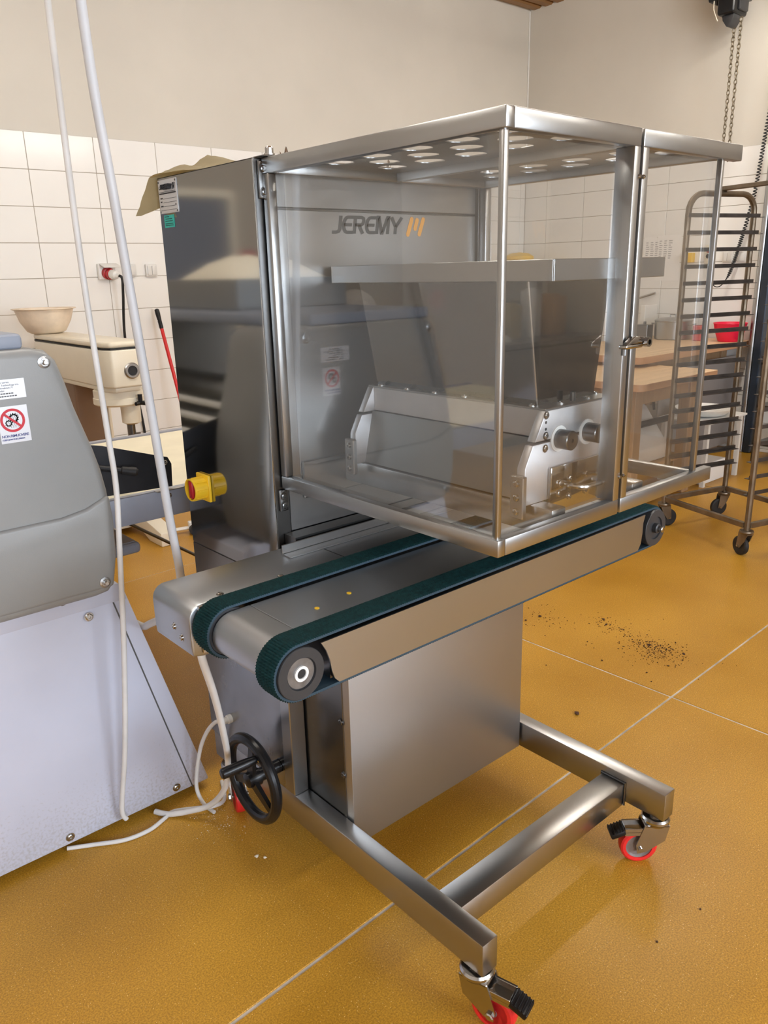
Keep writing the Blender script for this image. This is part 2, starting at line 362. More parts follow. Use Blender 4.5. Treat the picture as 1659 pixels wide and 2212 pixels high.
# wall with the windows, behind the camera
wb = BM(); wins = ((-1.9, .1), (1.1, 3.1)); zs0, zs1 = 1.05, 2.65
xs_ = [X0R, -1.9, .1, 1.1, 3.1, WX]
for a in range(5):
    if a in (1, 3):
        box(wb, xs_[a], xs_[a+1], Y0R-.2, Y0R, -.1, zs0); box(wb, xs_[a], xs_[a+1], Y0R-.2, Y0R, zs1, CZ+.2)
    else: box(wb, xs_[a], xs_[a+1], Y0R-.2, Y0R, -.1, CZ+.2)
wall_front = structure('wall_front', wb, plaster)
tb2 = BM(); box(tb2, X0R, WX, Y0R, Y0R+.01, 0, 1.0); O('tiled_dado', tb2, tile_m, wall_front)
tb2 = BM(); box(tb2, X0R, X0R+.01, Y0R+.01, WY-.01, 0, TZ); O('tiled_dado', tb2, tile_m, wall_near)
for i, (a, c) in enumerate(wins):
    f_ = BM()
    for q in ((a, a+.06, zs0, zs1), (c-.06, c, zs0, zs1), (a+.06, c-.06, zs0, zs0+.06), (a+.06, c-.06, zs1-.06, zs1), ((a+c)/2-.04, (a+c)/2+.04, zs0+.06, zs1-.06)):
        box(f_, q[0], q[1], Y0R-.03, Y0R+.015, q[2], q[3], .004)
    wo = structure('window_%d' % (i+1), f_, white_pl)
    for s in (0, 1):
        pb = BM(); box(pb, a+.06+s*((c-a)/2-.02), a+.06+s*((c-a)/2-.02)+(c-a)/2-.1, Y0R-.014, Y0R-.01, zs0+.06, zs1-.06); O('pane', pb, pane_m, wo)
# ribbed wooden ceiling
cb = BM(); box(cb, X0R-.2, WX+.2, Y0R-.2, WY+.2, CZ+.03, CZ+.2); ceil = structure('ceiling', cb, wood_dk)
tag(ceil, 'stained wooden ceiling of ribbed boards')
pb = BM(); prism(pb, [(0, .03), (0, .012), (.02, 0), (.085, 0), (.105, .02), (.135, .02), (.135, .03)], X0R, WX, 'X'); plank = mesh_of(pb, wood_dk, 20)
nP = int((WY-Y0R)/.135)+1
for k in range(nP):
    inst('plank', plank, ceil, None, Matrix.Translation((0, WY-.135*(k+1), CZ)))
# white corner bead between the two plastered walls
cb = BM(); box(cb, WX-.014, WX, WY-.014, WY, TZ, CZ, .004); o = structure('trim_1', cb, white_pl)
# fluorescent lamps under the ceiling
def lamp(x, y, k):
    t = thing('ceiling_lamp', 'long fluorescent ceiling lamp hanging in a row over the room', 'lamp', (x, y, 3.50), 'fluorescent ceiling lamps')
    b_ = BM(); box(b_, x-.76, x+.76, y-.07, y+.07, 3.50, 3.56, .01, 2); O('diffuser', b_, lamp_m, t)
    b_ = BM(); box(b_, x-.77, x+.77, y-.08, y+.08, 3.562, 3.60, .006); O('housing', b_, white_pl, t)
    for s in (-.55, .55):
        b_ = BM(); cyl(b_, (x+s, y, 3.60), (x+s, y, CZ), .006, 8); O('hanger', b_, chrome, t)
for y in (2.55, -2.2):
    for x in ((-1.0, 1.2, 3.4, 5.55) if y > 0 else (2.6, 4.7)): lamp(x, y, 0)

# ------------------------------------------------------------------ the depositing machine
dep = thing('cookie_depositor', 'tall stainless steel dough depositor with glazed guard, hopper and teal belts', 'machine', (1.34, 1.4, 0))
BX0, BX1, BYF, BZ0, BZ1 = .966, 1.671, .844, .148, .229
for x0 in (BX0, BX1):
    b_ = BM(); box(b_, x0, x0+.046, BYF, 1.93, BZ0, BZ1, .0025, 2); O('side_beam', b_, steel, dep)
b_ = BM(); box(b_, BX0+.046, BX1, .962, 1.032, .137, .205, .0025, 2); O('cross_bar', b_, steel_h, dep)
for s in (BX0+.048, BX1-.002):
    b_ = BM(); tube(b_, [(s, .96, .207), (s, 1.034, .207), (s, 1.034, .14), (s, .96, .14)], .004, 6, True); O('weld_bead', b_, steel_d, dep)
def caster(x, y, ang, pedal, rot=0):
    c = sub('caster', dep)
    d = Vector((math.cos(R(ang)), math.sin(R(ang)), 0)); n_ = Vector((-d.y, d.x, 0))
    wc = Vector((x, y, .05))+d*.042
    b_ = BM(); lathe(b_, [(.018, .148), (.018, .142), (.034, .142), (.038, .137), (.038, .131), (.034, .127), (.030, .118), (.012, .116)], 28, Matrix.Translation((x, y, 0))); O('swivel_ring', b_, chrome, c)
    b_ = BM()
    for s in (-1, 1):
        o0 = n_*(.0205*s)
        pr_ = [Vector((x, y, .122))-d*.032, Vector((x, y, .122))+d*.034, wc+d*.012+Vector((0, 0, .012)), wc+d*.008-Vector((0, 0, .014)), wc-d*.014-Vector((0, 0, .010)), Vector((x, y, .075))-d*.022]
        A = [b_.verts.new(p+o0) for p in pr_]; B = [b_.verts.new(p+o0+n_*(.004*s)) for p in pr_]
        b_.faces.new(A); b_.faces.new(B[::-1])
        for i in range(6): b_.faces.new((A[i], B[i], B[(i+1) % 6], A[(i+1) % 6]))
    Mr = Matrix(((d.x, n_.x, 0, x), (d.y, n_.y, 0, y), (0, 0, 1, 0), (0, 0, 0, 1)))
    box(b_, -.032, .034, -.0245, .0245, .116, .124, .002, 1, Mr); O('fork', b_, chrome, c)
    b_ = BM(); lathe(b_, [(.036, -.015), (.044, -.015), (.049, -.012), (.05, -.006), (.05, .006), (.049, .012), (.044, .015), (.036, .015), (.036, -.015)], 36, axis_m(wc, n_)); O('tread', b_, red_pu, c)
    b_ = BM(); lathe(b_, [(.008, -.0155), (.012, -.0155), (.014, -.008), (.032, -.007), (.037, -.013), (.037, .013), (.032, .007), (.014, .008), (.012, .0155), (.008, .0155)], 30, axis_m(wc, n_)); O('wheel_hub', b_, mat_hub, c)
    b_ = BM(); cyl(b_, wc-n_*.030, wc+n_*.030, .006, 12); lathe(b_, [(.010, 0), (.010, .005), (.007, .007)], 6, axis_m(wc-n_*.0245, -n_)); O('axle', b_, chrome, c)
    if pedal:
        b_ = BM(); box(b_, .02, .085, -.022, .022, .098, .104, .002, 1, Mr)
        for s in (-1, 1): box(b_, .02, .085, .019*s-.003, .019*s+.003, .090, .112, .001, 1, Mr)
        O('brake_arm', b_, chrome, c)
        b_ = BM(); Mp = Mr @ Matrix.Translation((.078, 0, .098)) @ Matrix.Rotation(R(22), 4, 'Y')
        box(b_, 0, .045, -.022, .022, -.004, .012, .004, 2, Mp)
        for i in range(5): box(b_, .004+i*.0085, .008+i*.0085, -.021, .021, .010, .0145, .001, 1, Mp)
        O('brake_pedal', b_, black, c)
mat_hub = mat('grey_caster_core', (.25, .22, .20), .5, .3, noise=1, namp=.3, nscale=30)
caster(BX0+.023, BYF+.035, -74, True); caster(BX1+.023, BYF+.035, 139, True)
caster(BX0+.023, 1.87, -110, False); caster(BX1+.023, 1.87, 100, False)

# tower: one tall body, closed front, polished flanks
TY0, TY1, TZT = 1.507, 1.943, 1.78
b_ = BM(); box(b_, BX0+.002, 1.708, TY0+.012, TY1-.003, BZ1+.001, TZT-.004); O('tower_core', b_, steel_d, dep)
b_ = BM(); box(b_, BX0, BX0+.003, TY0, TY1, .835, TZT, .001); O('side_panel', b_, steel_p, dep, 'mirror-polished steel flank of the tower')
b_ = BM(); box(b_, BX0, BX0+.003, TY0, TY1, BZ1, .833, .001); O('lower_side_panel', b_, mat('smudged_steel', (.33, .325, .32), .22, 1, noise=1, namp=.15, nscale=6, rvar=.08), dep)
b_ = BM(); box(b_, 1.707, 1.710, TY0, TY1, BZ1, TZT, .001); O('side_panel', b_, steel_p, dep)
b_ = BM(); box(b_, BX0, 1.710, TY0, TY1, TZT-.003, TZT, .001); O('top_panel', b_, steel, dep)
b_ = BM(); box(b_, BX0+.003, BX0+.041, TY0, TY0+.012, BZ1, TZT, .001); box(b_, 1.66, 1.707, TY0, TY0+.012, .93, TZT, .001); O('front_edge', b_, steel_d, dep)
b_ = BM(); box(b_, BX0+.045, 1.652, TY0+.004, TY0+.012, 1.686, TZT-.004, .001); O('front_top_panel', b_, steel, dep)
b_ = BM(); box(b_, BX0+.045, 1.652, TY0+.004, TY0+.012, .955, 1.681, .001); O('front_panel', b_, steel, dep)
b_ = BM(); box(b_, BX0-.0015, BX0+.044, TY0-.003, TY0+.04, BZ1, .83, .002); O('upright', b_, steel, dep)
b_ = BM(); box(b_, BX1+.002, BX1+.0475, TY0-.003, TY0+.04, BZ1, .83, .002); O('upright', b_, steel, dep)
# lower cabinet between the beams
b_ = BM(); box(b_, 1.016, 1.664, 1.32, 1.62, .152, .835, .003, 2); cabinet = O('cabinet_box', b_, [steel_f], dep, 'plain satin steel box below the conveyor')
b_ = BM(); box(b_, 1.0135, 1.0165, 1.345, 1.60, .17, .83, .001); O('cabinet_side', b_, steel_d, dep)
for z in (.22, .35, .5, .62): bolt(dep, (1.0135, 1.352, z), (-1, 0, 0), bolt_dark, 'rivet')

# brand lettering on the front panel (strokes of an italic alphabet)
lg = sub('lettering', dep, 'grey italic maker lettering beside three orange bars')
yL = TY0+.004
def ML(x, z, h, sh=.14): return Matrix(((h, sh*h, 0, x), (0, 0, -1, yL), (0, h, 0, z), (0, 0, 0, 1)))
def eE(x): return [[(x+.60, .93), (x+.30, .93)] + [(x+a*.22+.27, .5+c*.43) for a, c in arc(0, 0, 1, 90, 270, 8)] + [(x+.30, .07), (x+.60, .07)], [(x+.06, .5), (x+.52, .5)]]
GL = {'J': ([[(0, .07), (.22, .07), (.36, .12), (.42, .25), (.42, 1)]], .56),
      'E': (eE(0), .62),
      'R': ([[(.07, 0), (.07, .93), (.42, .93), (.53, .88), (.57, .74), (.53, .58), (.42, .50), (.07, .50)], [(.30, .50), (.56, 0)]], .70),
      'M': ([[(.07, 0), (.07, .97), (.14, .97), (.36, .05), (.40, .05), (.66, .97), (.73, .97), (.73, 0)]], .90),
      'Y': ([[(0, 1), (.30, .42), (.30, 0)], [(.30, .42), (.64, 1)]], .62)}
def write(x, z, h, word, m, M_of=ML, wd=.155, kern=1.0, parent=None, name='letter'):
    cx = 0
    for ch in word:
        st, adv = GL[ch]; b_ = BM()
        for s in st: ribbon(b_, [(p[0]+cx, p[1]) for p in s], wd, M_of(x, z, h), .012)
        O(name, b_, m, parent); cx += adv*kern
LH = .0385; sx = .2105/(LH*4.02)
def ML2(x, z, h): return Matrix(((h*sx, .16*h, 0, x), (0, 0, -h, yL), (0, h, 0, z), (0, 0, 0, 1)))
write(1.170, 1.634, LH, 'JEREMY', ink_grey, ML2, .185, 1.0, lg)
for x0, z0, x1, z1, wd in ((1.4065, 1.634, 1.4205, 1.669, .0115), (1.4315, 1.648, 1.4385, 1.667, .0115), (1.4455, 1.635, 1.4595, 1.669, .0115)):
    b_ = BM(); d = Vector((x1-x0, z1-z0)).normalized(); n2 = Vector((-d.y, d.x)); a0 = math.degrees(math.atan2(n2.y, n2.x))
    pr_ = [(x0+q[0], z0+q[1]) for q in arc(0, 0, wd/2, a0, a0+180, 8)] + [(x1+q[0], z1+q[1]) for q in arc(0, 0, wd/2, a0+180, a0+360, 8)]
    prism(b_, pr_, yL-.0007, yL, 'Y'); O('bar', b_, orange, lg)

# things fixed to the polished flank
npl = sub('name_plate', dep, 'white maker plate with black print, riveted')
def MX(y, z): return Matrix(((0, 0, -1, BX0-.0016), (-1, 0, 0, y), (0, 1, 0, z), (0, 0, 0, 1)))
b_ = BM(); box(b_, BX0-.0015, BX0, 1.842, 1.938, 1.697, 1.774, .001); O('plate', b_, silver_st, npl)
b_ = BM(); write_m = lambda x, z, h: Matrix(((0, 0, -1, BX0-.0016), (-h*1.0, -.16*h, 0, x), (0, h, 0, z), (0, 0, 0, 1)))
write(1.908, 1.751, .0105, 'JEREMY', ink, write_m, .10, 1.0, npl)
b_ = BM()
for q in (0, .006): ribbon(b_, [(1.862-1.862+q, 0), (q+.004, .014)], .003, Matrix(((0, 0, -1, BX0-.0016), (-1, 0, 0, 1.8615), (0, 1, 0, 1.750), (0, 0, 0, 1))))
ribbon(b_, [(0, .014), (.005, .004), (.011, .014)], .002, Matrix(((0, 0, -1, BX0-.0016), (-1, 0, 0, 1.8615), (0, 1, 0, 1.750), (0, 0, 0, 1)))); O('emblem', b_, ink, npl)
b_ = text_bm('CE', .012, MX(1.934, 1.752)); O('letter', b_, ink, npl)
b_ = BM()
for y0, y1, z, h in ((1.848, 1.934, 1.741, .0030), (1.850, 1.934, 1.7455, .0010), (1.848, 1.915, 1.730, .0008), (1.848, 1.915, 1.7215, .0008), (1.85, 1.932, 1.7125, .0008), (1.85, 1.932, 1.704, .0008), (1.918, 1.930, 1.7305, .003), (1.922, 1.930, 1.7225, .003), (1.85, 1.854, 1.714, .003), (1.918, 1.930, 1.7135, .002)):
    box(b_, BX0-.0019, BX0-.0014, y0, y1, z, z+h)
O('ruled_print', b_, ink, npl)
for y, z in ((1.934, 1.769), (1.847, 1.769), (1.934, 1.701), (1.847, 1.701)): bolt(npl, (BX0-.0015, y, z), (-1, 0, 0), bolt_mesh(.002, .0015, steel_d), 'rivet')
b_ = BM(); box(b_, BX0-.001, BX0, 1.870, 1.922, 1.664, 1.693, .0005); gs = O('inspection_sticker', b_, green_st, dep, 'small green inspection sticker')
b_ = BM()
for i, (y0, y1, z) in enumerate(((1.895, 1.918, 1.688), (1.88, 1.915, 1.683), (1.878, 1.916, 1.678), (1.876, 1.917, 1.672), (1.876, 1.917, 1.668))): box(b_, BX0-.0013, BX0-.0008, y0, y1, z, z+.0022)
O('print', b_, mat('dark_green_ink', (.005, .09, .08), .6), gs)
sw = sub('main_switch', dep, 'red rotary switch in a yellow collar')
SY, SZ = 1.838, 1.012
b_ = BM(); box(b_, BX0-.009, BX0, SY-.032, SY+.034, SZ-.036, SZ+.036, .003, 2); O('switch_plate', b_, yellow, sw)
b_ = BM(); lathe(b_, [(.030, .009), (.030, .046), (.0265, .046), (.0265, .014)], 32, axis_m((BX0, SY, SZ), (-1, 0, 0)))
for a in range(0, 360, 45): box(b_, -.002, .002, .029, .0315, .01, .04, 0, 1, axis_m((BX0, SY, SZ), (-1, 0, 0)) @ Matrix.Rotation(R(a), 4, 'Z'))
O('switch_collar', b_, yellow, sw)
b_ = BM(); lathe(b_, [(.026, .012), (.026, .016), (.001, .018)], 28, axis_m((BX0, SY, SZ), (-1, 0, 0)))
box(b_, BX0-.046, BX0-.012, SY-.010, SY+.010, SZ-.024, SZ+.024, .004, 2); O('switch_knob', b_, red_knob, sw)
# hinges, top pins
for x_, s in ((BX0+.022, 1), (1.69, -1)):
    for z0, z1 in ((1.70, 1.775), (1.012, 1.065)):
        h = sub('hinge', dep)
        b_ = BM(); box(b_, x_-.012, x_+.012, TY0-.007, TY0, z0, z1, .003, 2); O('leaf', b_, steel_d, h)
        for z in (z0+.014, z1-.016): bolt(h, (x_, TY0-.007, z), (0, -1, 0), bolt_dark)
    b_ = BM(); box(b_, x_-.008, x_+.026, TY0-.024, TY0+.018, TZT+.001, TZT+.004, .001); O('hinge_plate', b_, steel_d, dep)
    b_ = BM(); lathe(b_, [(.012, 0), (.012, .003), (.009, .003), (.009, .014), (.006, .017)], 16, Matrix.Translation((x_+.014*s, TY0-.012, TZT+.005))); O('hinge_bolt', b_, chrome, dep)
for x_, y_, h in ((1.129, 1.611, 0.038), (1.134, 1.593, 0.046), (1.136, 1.571, 0.032), (1.126, 1.512, 0.032), (1.4, 1.54, 0.03)):
    b_ = BM(); lathe(b_, [(.0055, 0), (.0055, h*.7), (.0035, h*.85), (.0012, h)], 12, Matrix.Translation((x_, y_+.03, TZT))); O('top_pin', b_, chrome, dep)

# handwheel
hw = sub('handwheel', dep, 'black plastic handwheel with crank handle')
hc = Vector((.885, 1.575, .287)); Rw = .125
b_ = BM(); tube(b_, [hc+Vector((0, Rw*.88*math.cos(R(a)), Rw*.88*math.sin(R(a)))) for a in range(0, 360, 10)], .0145, 12, True); O('rim', b_, black, hw)
b_ = BM()
for a in (95, 215, 335):
    d = Vector((.0, math.cos(R(a)), math.sin(R(a)))); p0 = hc+Vector((-.004, 0, 0))+d*.015; p1 = hc+d*Rw*.86
    s_ = Vector((0, -d.z, d.y))
    A = [b_.verts.new(p) for p in (p0+s_*.014-Vector((.006, 0, 0)), p0-s_*.014-Vector((.006, 0, 0)), p0-s_*.014+Vector((.006, 0, 0)), p0+s_*.014+Vector((.006, 0, 0)))]
    B = [b_.verts.new(p) for p in (p1+s_*.009-Vector((.005, 0, 0)), p1-s_*.009-Vector((.005, 0, 0)), p1-s_*.009+Vector((.005, 0, 0)), p1+s_*.009+Vector((.005, 0, 0)))]
    for i in range(4): b_.faces.new((A[i], B[i], B[(i+1) % 4], A[(i+1) % 4]))
    b_.faces.new(A[::-1]); b_.faces.new(B)
O('spoke', b_, black, hw)
b_ = BM(); lathe(b_, [(.010, -.022), (.020, -.018), (.024, .0), (.024, .016), (.018, .016), (.018, .08)], 20, axis_m(hc, (1, 0, 0))); O('hub', b_, black, hw)
hp = hc+Vector((-.002, -.098*math.cos(R(15)), .07))
hp = hc+Vector((0, -.045, .085))
b_ = BM(); lathe(b_, [(.009, 0), (.011, .008), (.0135, .03), (.0145, .075), (.014, .092), (.010, .096)], 18, axis_m(hp+Vector((-.012, 0, 0)), (-1, .12, -.05))); O('crank_handle', b_, black, hw)
b_ = BM(); lathe(b_, [(.010, 0), (.010, .008), (.007, .012)], 6, axis_m(hp, (-1, .12, -.05))); O('crank_nut', b_, chrome, hw)
b_ = BM(); lathe(b_, [(.013, 0), (.013, .012), (.010, .013), (.010, .024), (.007, .026)], 14, axis_m((BX0, 1.818, .322), (-1, 0, 0))); O('cable_gland', b_, white_pl, dep)

# conveyor
PX0, PX1, PZ, PR = .692, 1.838, .880, .0495
cv = sub('conveyor_frame', dep, 'stainless conveyor deck with rounded noses')
b_ = BM()
prism(b_, [(.737, .924), (.748, .905), (.7545, .885), (.758, .862), (.764, .844), (.774, .8335), (1.765, .8335), (1.777, .85), (1.782, .88), (1.782, .905), (1.79, .926)], 1.031, 1.0345, 'Y')
O('side_plate', b_, steel_c, cv)
b_ = BM(); box(b_, .735, 1.795, 1.098, 1.262, .9205, .925, .0008); O('deck', b_, steel_c, cv)
b_ = BM(); prism(b_, [(.733, .925)] + [(PX0+.0445*math.cos(R(a)), PZ+.0445*math.sin(R(a))) for a in range(90, 271, 12)] + [(.733, .836)], 1.098, 1.262, 'Y'); O('nose_cover', b_, steel_c, cv)
b_ = BM(); prism(b_, [(1.797, .925)] + [(PX1+.0445*math.cos(R(a)), PZ+.0445*math.sin(R(a))) for a in range(90, -91, -12)] + [(1.797, .836)], 1.098, 1.262, 'Y'); O('nose_cover', b_, steel, cv)
b_ = BM(); box(b_, .76, 1.77, 1.04, 1.32, .842, .918); O('deck_underside', b_, steel_d, cv)
# cover over the drive with its rounded corner
b_ = BM(); prism(b_, [(.66, .815), (.637, .82), (.635, .84)] + arc(.665, .898, .030, 180, 90, 6) + [(1.86, .928), (1.86, .815)], 1.328, 1.492, 'Y', .004, 2); O('drive_cover', b_, steel_c, cv, 'brushed steel drive cover with rounded corner')
b_ = BM(); box(b_, .655, .735, 1.3205, 1.3285, .825, .926, .001); O('cover_flange', b_, chrome, cv)
b_ = BM(); cyl(b_, (.665, 1.345, .819), (.735, 1.345, .819), .010, 10); O('bumper', b_, black, cv)
b_ = BM(); box(b_, .938, 1.66, 1.414, 1.449, .9285, .931); box(b_, .938, 1.66, 1.446, 1.449, .931, .952, .001); O('tray_guide', b_, steel, cv)
for x_, y_ in ((.716, 1.345), (.86, 1.338)): bolt(cv, (x_, y_, .928), (0, 0, 1), bolt_s, 'screw')
for y_, z_ in ((1.37, .85), (1.40, .865)): bolt(cv, (.635, y_, z_), (-1, 0, 0), bolt_s, 'screw')
b_ = BM(); box(b_, 1.031, 1.0335, 1.33, 1.413, .9282, .9286); O('cover_seam', b_, rubber, cv)
for x_, y_ in ((.82, 1.155), (.912, 1.17)): b_ = BM(); lathe(b_, [(.005, .925), (.005, .9262), (.001, .9263)], 12, Matrix.Translation((x_, y_, 0))); O('deck_plug', b_, yellow, cv)
b_ = BM(); box(b_, BX0+.02, 1.68, 1.46, TY0-.002, .905, .955); O('mounting_beam', b_, steel_d, cv)
def belt(y0, y1):
    # rough-top belt: staggered cleats all around the loop
    L = PX1-PX0; per = 2*L+2*math.pi*PR; n = 1560; m = 11
    bm = BM(); grid = []
    for i in range(n):
        s = per*i/n
        if s < L: p = Vector((PX0+s, 0, PZ+PR)); nr = Vector((0, 0, 1))
        elif s < L+math.pi*PR:
            a = R(90)-(s-L)/PR; nr = Vector((math.cos(a), 0, math.sin(a))); p = Vector((PX1, 0, PZ))+nr*PR
        elif s < 2*L+math.pi*PR: p = Vector((PX1-(s-L-math.pi*PR), 0, PZ-PR)); nr = Vector((0, 0, -1))
        else:
            a = R(-90)-(s-2*L-math.pi*PR)/PR; nr = Vector((math.cos(a), 0, math.sin(a))); p = Vector((PX0, 0, PZ))+nr*PR
        row = []
        for j in range(m+1):
            q = j/m; h = .0045
            ph = (i+(1 if j % 2 else 0)) % 3
            if 0 < j < m: h += (.0042, .0006, .0)[ph] + random.uniform(-.0003, .0003)
            else: h += (.0015 if ph == 0 else 0)
            v = p+nr*h; v.y = y0+(y1-y0)*q; row.append(bm.verts.new(v))
        e0 = p.copy(); e0.y = y1; e1 = p.copy(); e1.y = y0
        row.append(bm.verts.new(e0)); row.append(bm.verts.new(e1)); grid.append(row)
    k = len(grid[0])
    for i in range(n):
        a, b_ = grid[i], grid[(i+1) % n]
        for j in range(k):
            f = bm.faces.new((a[j], a[(j+1) % k], b_[(j+1) % k], b_[j]))
            if j in (m, m+1, m+2): f.material_index = 1
    return O('belt', bm, [teal, teal_side], dep, 'teal rough-top conveyor belt', 60)
belt(1.0365, 1.094); belt(1.266, 1.322)
for px in (PX0, PX1):
    for (y0, y1) in ((1.031 if px == PX0 else 1.027, 1.092), (1.268, 1.320)):
        p_ = sub('pulley', dep)
        w_ = y1-y0
        b_ = BM(); lathe(b_, [(.001, 0), (.049, 0), (.049, w_), (.048, w_+.001), (.031, w_+.001), (.030, w_-.0035), (.001, w_-.0035)], 40, axis_m((px, y1, PZ), (0, -1, 0))); O('pulley_disc', b_, darkgrey, p_)
        if y0 < 1.1:
            yy = y0
            if px == PX0:
                b_ = BM(); lathe(b_, [(.0145, 0), (.0145, .006), (.0095, .006), (.009, .002)], 28, axis_m((px, yy+.005, PZ), (0, -1, 0))); O('bushing', b_, white_pl, p_)
                b_ = BM(); lathe(b_, [(.0088, 0), (.0088, .001), (.001, .0012)], 20, axis_m((px, yy+.002, PZ), (0, -1, 0))); O('bore', b_, rubber, p_)
                b_ = BM(); lathe(b_, [(.014, 0), (.0285, 0), (.0285, .0010), (.014, .0010)], 28, axis_m((px, yy+.0034, PZ), (0, -1, 0))); O('pulley_face', b_, mat('scuffed_grey', (.20, .205, .215), .28, .6, noise=1, namp=.4, nscale=30), p_)
            else:
                b_ = BM(); lathe(b_, [(.013, 0), (.013, .012), (.010, .014)], 24, axis_m((px, yy+.004, PZ), (0, -1, 0))); O('boss', b_, darkgrey, p_)
                b_ = BM(); lathe(b_, [(.008, 0), (.008, .015), (.006, .017)], 20, axis_m((px, yy-.006, PZ), (0, -1, 0))); O('shaft_end', b_, chrome, p_)

# guard: two doors glazed with clear panes
GX0, GXL, GXR, GX2, GY0, GY1, GZ0, GZ1 = .9855, 1.353, 1.361, 1.734, .8415, 1.503, 1.067, 1.78
def perforated(bm, x0, x1, y0, y1, z, holes, r):
    t = BM(); es = []
    def loop(pts):
        vs = [t.verts.new((p[0], p[1], z)) for p in pts]
        es.extend(t.edges.new((vs[i], vs[(i+1) % len(vs)])) for i in range(len(vs)))
    loop([(x0, y0), (x1, y0), (x1, y1), (x0, y1)])
    for hx, hy in holes: loop([(hx+r*math.cos(R(a)), hy+r*math.sin(R(a))) for a in range(0, 360, 15)])
    bmesh.ops.triangle_fill(t, use_beauty=True, edges=es)
    g = bmesh.ops.extrude_face_region(t, geom=t.faces[:])
    bmesh.ops.translate(t, vec=(0, 0, .0018), verts=[v for v in g['geom'] if isinstance(v, bmesh.types.BMVert)])
    merge(bm, t); return bm
def holes_in(x0, x1):
    hs = []
    for i in range(3):
        for j in range(6):
            x = x0+.125+.075*(i-0)-.0; y = .932+.117*j+(i % 2)*.0585
            if x < x1-.05 and y < GY1-.06: hs.append((x, y))
    return hs
gL = sub('guard_door', dep, 'glazed guard door of steel tube with perforated top'); gR = sub('guard_door', dep, 'glazed guard door of steel tube with perforated top')
def rail(p, name, *a): b_ = BM(); box(b_, *a, .0025, 2); return O(name, b_, steel, p)
T3 = .031
# left door
rail(gL, 'top_rail', GX0, GX0+.02, GY0, GY1, GZ1-T3, GZ1); rail(gL, 'top_rail', GX0+.02, GXL, GY0, GY0+.02, GZ1-T3, GZ1)
rail(gL, 'top_rail', GX0+.02, GXL, GY1-.02, GY1, GZ1-T3, GZ1); rail(gL, 'top_rail', GXL-.006, GXL, GY0+.02, GY1-.02, GZ1-T3, GZ1)
rail(gL, 'bottom_rail', GX0, GX0+.02, GY0, GY1, GZ0, GZ0+T3); rail(gL, 'bottom_rail', GX0+.02, GXL, GY0, GY0+.02, GZ0, GZ0+T3)
rail(gL, 'post', GX0, GX0+.02, GY1-.022, GY1, GZ0+T3, GZ1-T3); rail(gL, 'post', GXL-.02, GXL, GY0, GY0+.040, GZ0+T3-.001, GZ1-T3+.001)
rail(gL, 'corner_rod', GX0+.004, GX0+.016, GY0+.006, GY0+.018, GZ0+T3-.002, GZ1-T3+.002)
b_ = BM(); perforated(b_, GX0+.018, GXL-.005, GY0+.018, GY1-.019, GZ1-.013, holes_in(.985, GXL+.01), .032); O('perforated_top', b_, steel_d, gL)
b_ = BM(); box(b_, GX0+.0165, GX0+.0195, GY0+.012, GY1-.012, GZ0+.012, GZ1-.016); O('pane', b_, pane_m, gL)
b_ = BM(); box(b_, GX0+.02, GXL-.014, GY0+.0185, GY0+.0215, GZ0+.012, GZ1-.016); O('pane', b_, pane_m, gL)
# right door
rail(gR, 'top_rail', GXR, GX2, GY0, GY0+.02, GZ1-T3, GZ1); rail(gR, 'top_rail', GX2-.075, GX2-.055, GY0+.02, GY1, GZ1-T3, GZ1)
rail(gR, 'top_rail', GXR, GX2-.075, GY1-.02, GY1, GZ1-T3, GZ1); rail(gR, 'top_rail', GXR, GXR+.006, GY0+.02, GY1-.02, GZ1-T3, GZ1)
rail(gR, 'bottom_rail', GXR, GX2, GY0, GY0+.02, GZ0, GZ0+T3); rail(gR, 'bottom_rail', GX2-.075, GX2-.055, GY0+.02, GY1, GZ0, GZ0+T3)
rail(gR, 'post', GXR, GXR+.02, GY0, GY0+.02, GZ0+T3-.001, GZ1-T3+.001); rail(gR, 'post', GX2-.075, GX2-.055, GY1-.022, GY1, GZ0+T3, GZ1-T3)
rail(gR, 'corner_rod', GX2-.072, GX2-.060, GY0+.006, GY0+.018, GZ0+T3-.002, GZ1-T3+.002)
b_ = BM(); perforated(b_, GXR+.005, GX2-.057, GY0+.018, GY1-.019, GZ1-.013, holes_in(1.33, GX2-.05), .032); O('perforated_top', b_, steel_d, gR)
b_ = BM(); box(b_, GX2-.0585, GX2-.0555, GY0+.012, GY1-.012, GZ0+.012, GZ1-.016); O('pane', b_, pane_m, gR)
b_ = BM(); box(b_, GXR+.016, GX2-.06, GY0+.0185, GY0+.0215, GZ0+.012, GZ1-.016); O('pane', b_, pane_m, gR)
for p_, x_ in ((gL, GXL-.003), (gR, GXR+.003)):
    for z in (1.70, 1.145): bolt(p_, (x_, GY0, z), (0, -1, 0), bolt_mesh(.003, .004, chrome), 'stud')
b_ = BM()
for x_, y_ in ((1.12, .0),): pass
b_.free()
lt_ = sub('latch', dep, 'small chromed swing latch')
zl = 1.408
b_ = BM(); box(b_, 1.318, 1.375, GY0-.018, GY0, zl-.010, zl-.002, .003, 2); prism(b_, [(1.318, zl-.002), (1.345, zl+.012), (1.36, zl+.012), (1.372, zl+.002), (1.372, zl-.002)], GY0-.018, GY0-.006, 'Y', .002); O('latch_arm', b_, chrome, lt_)
b_ = BM(); lathe(b_, [(.004, 0), (.009, 0), (.009, .026), (.005, .026), (.0045, .010)], 18, axis_m((1.383, GY0, zl), (0, -1, 0))); O('latch_knob', b_, chrome, lt_)
b_ = BM(); cyl(b_, (1.328, GY0-.006, zl-.01), (1.328, GY0-.006, zl-.022), .005, 10); O('latch_pin', b_, steel_d, lt_)

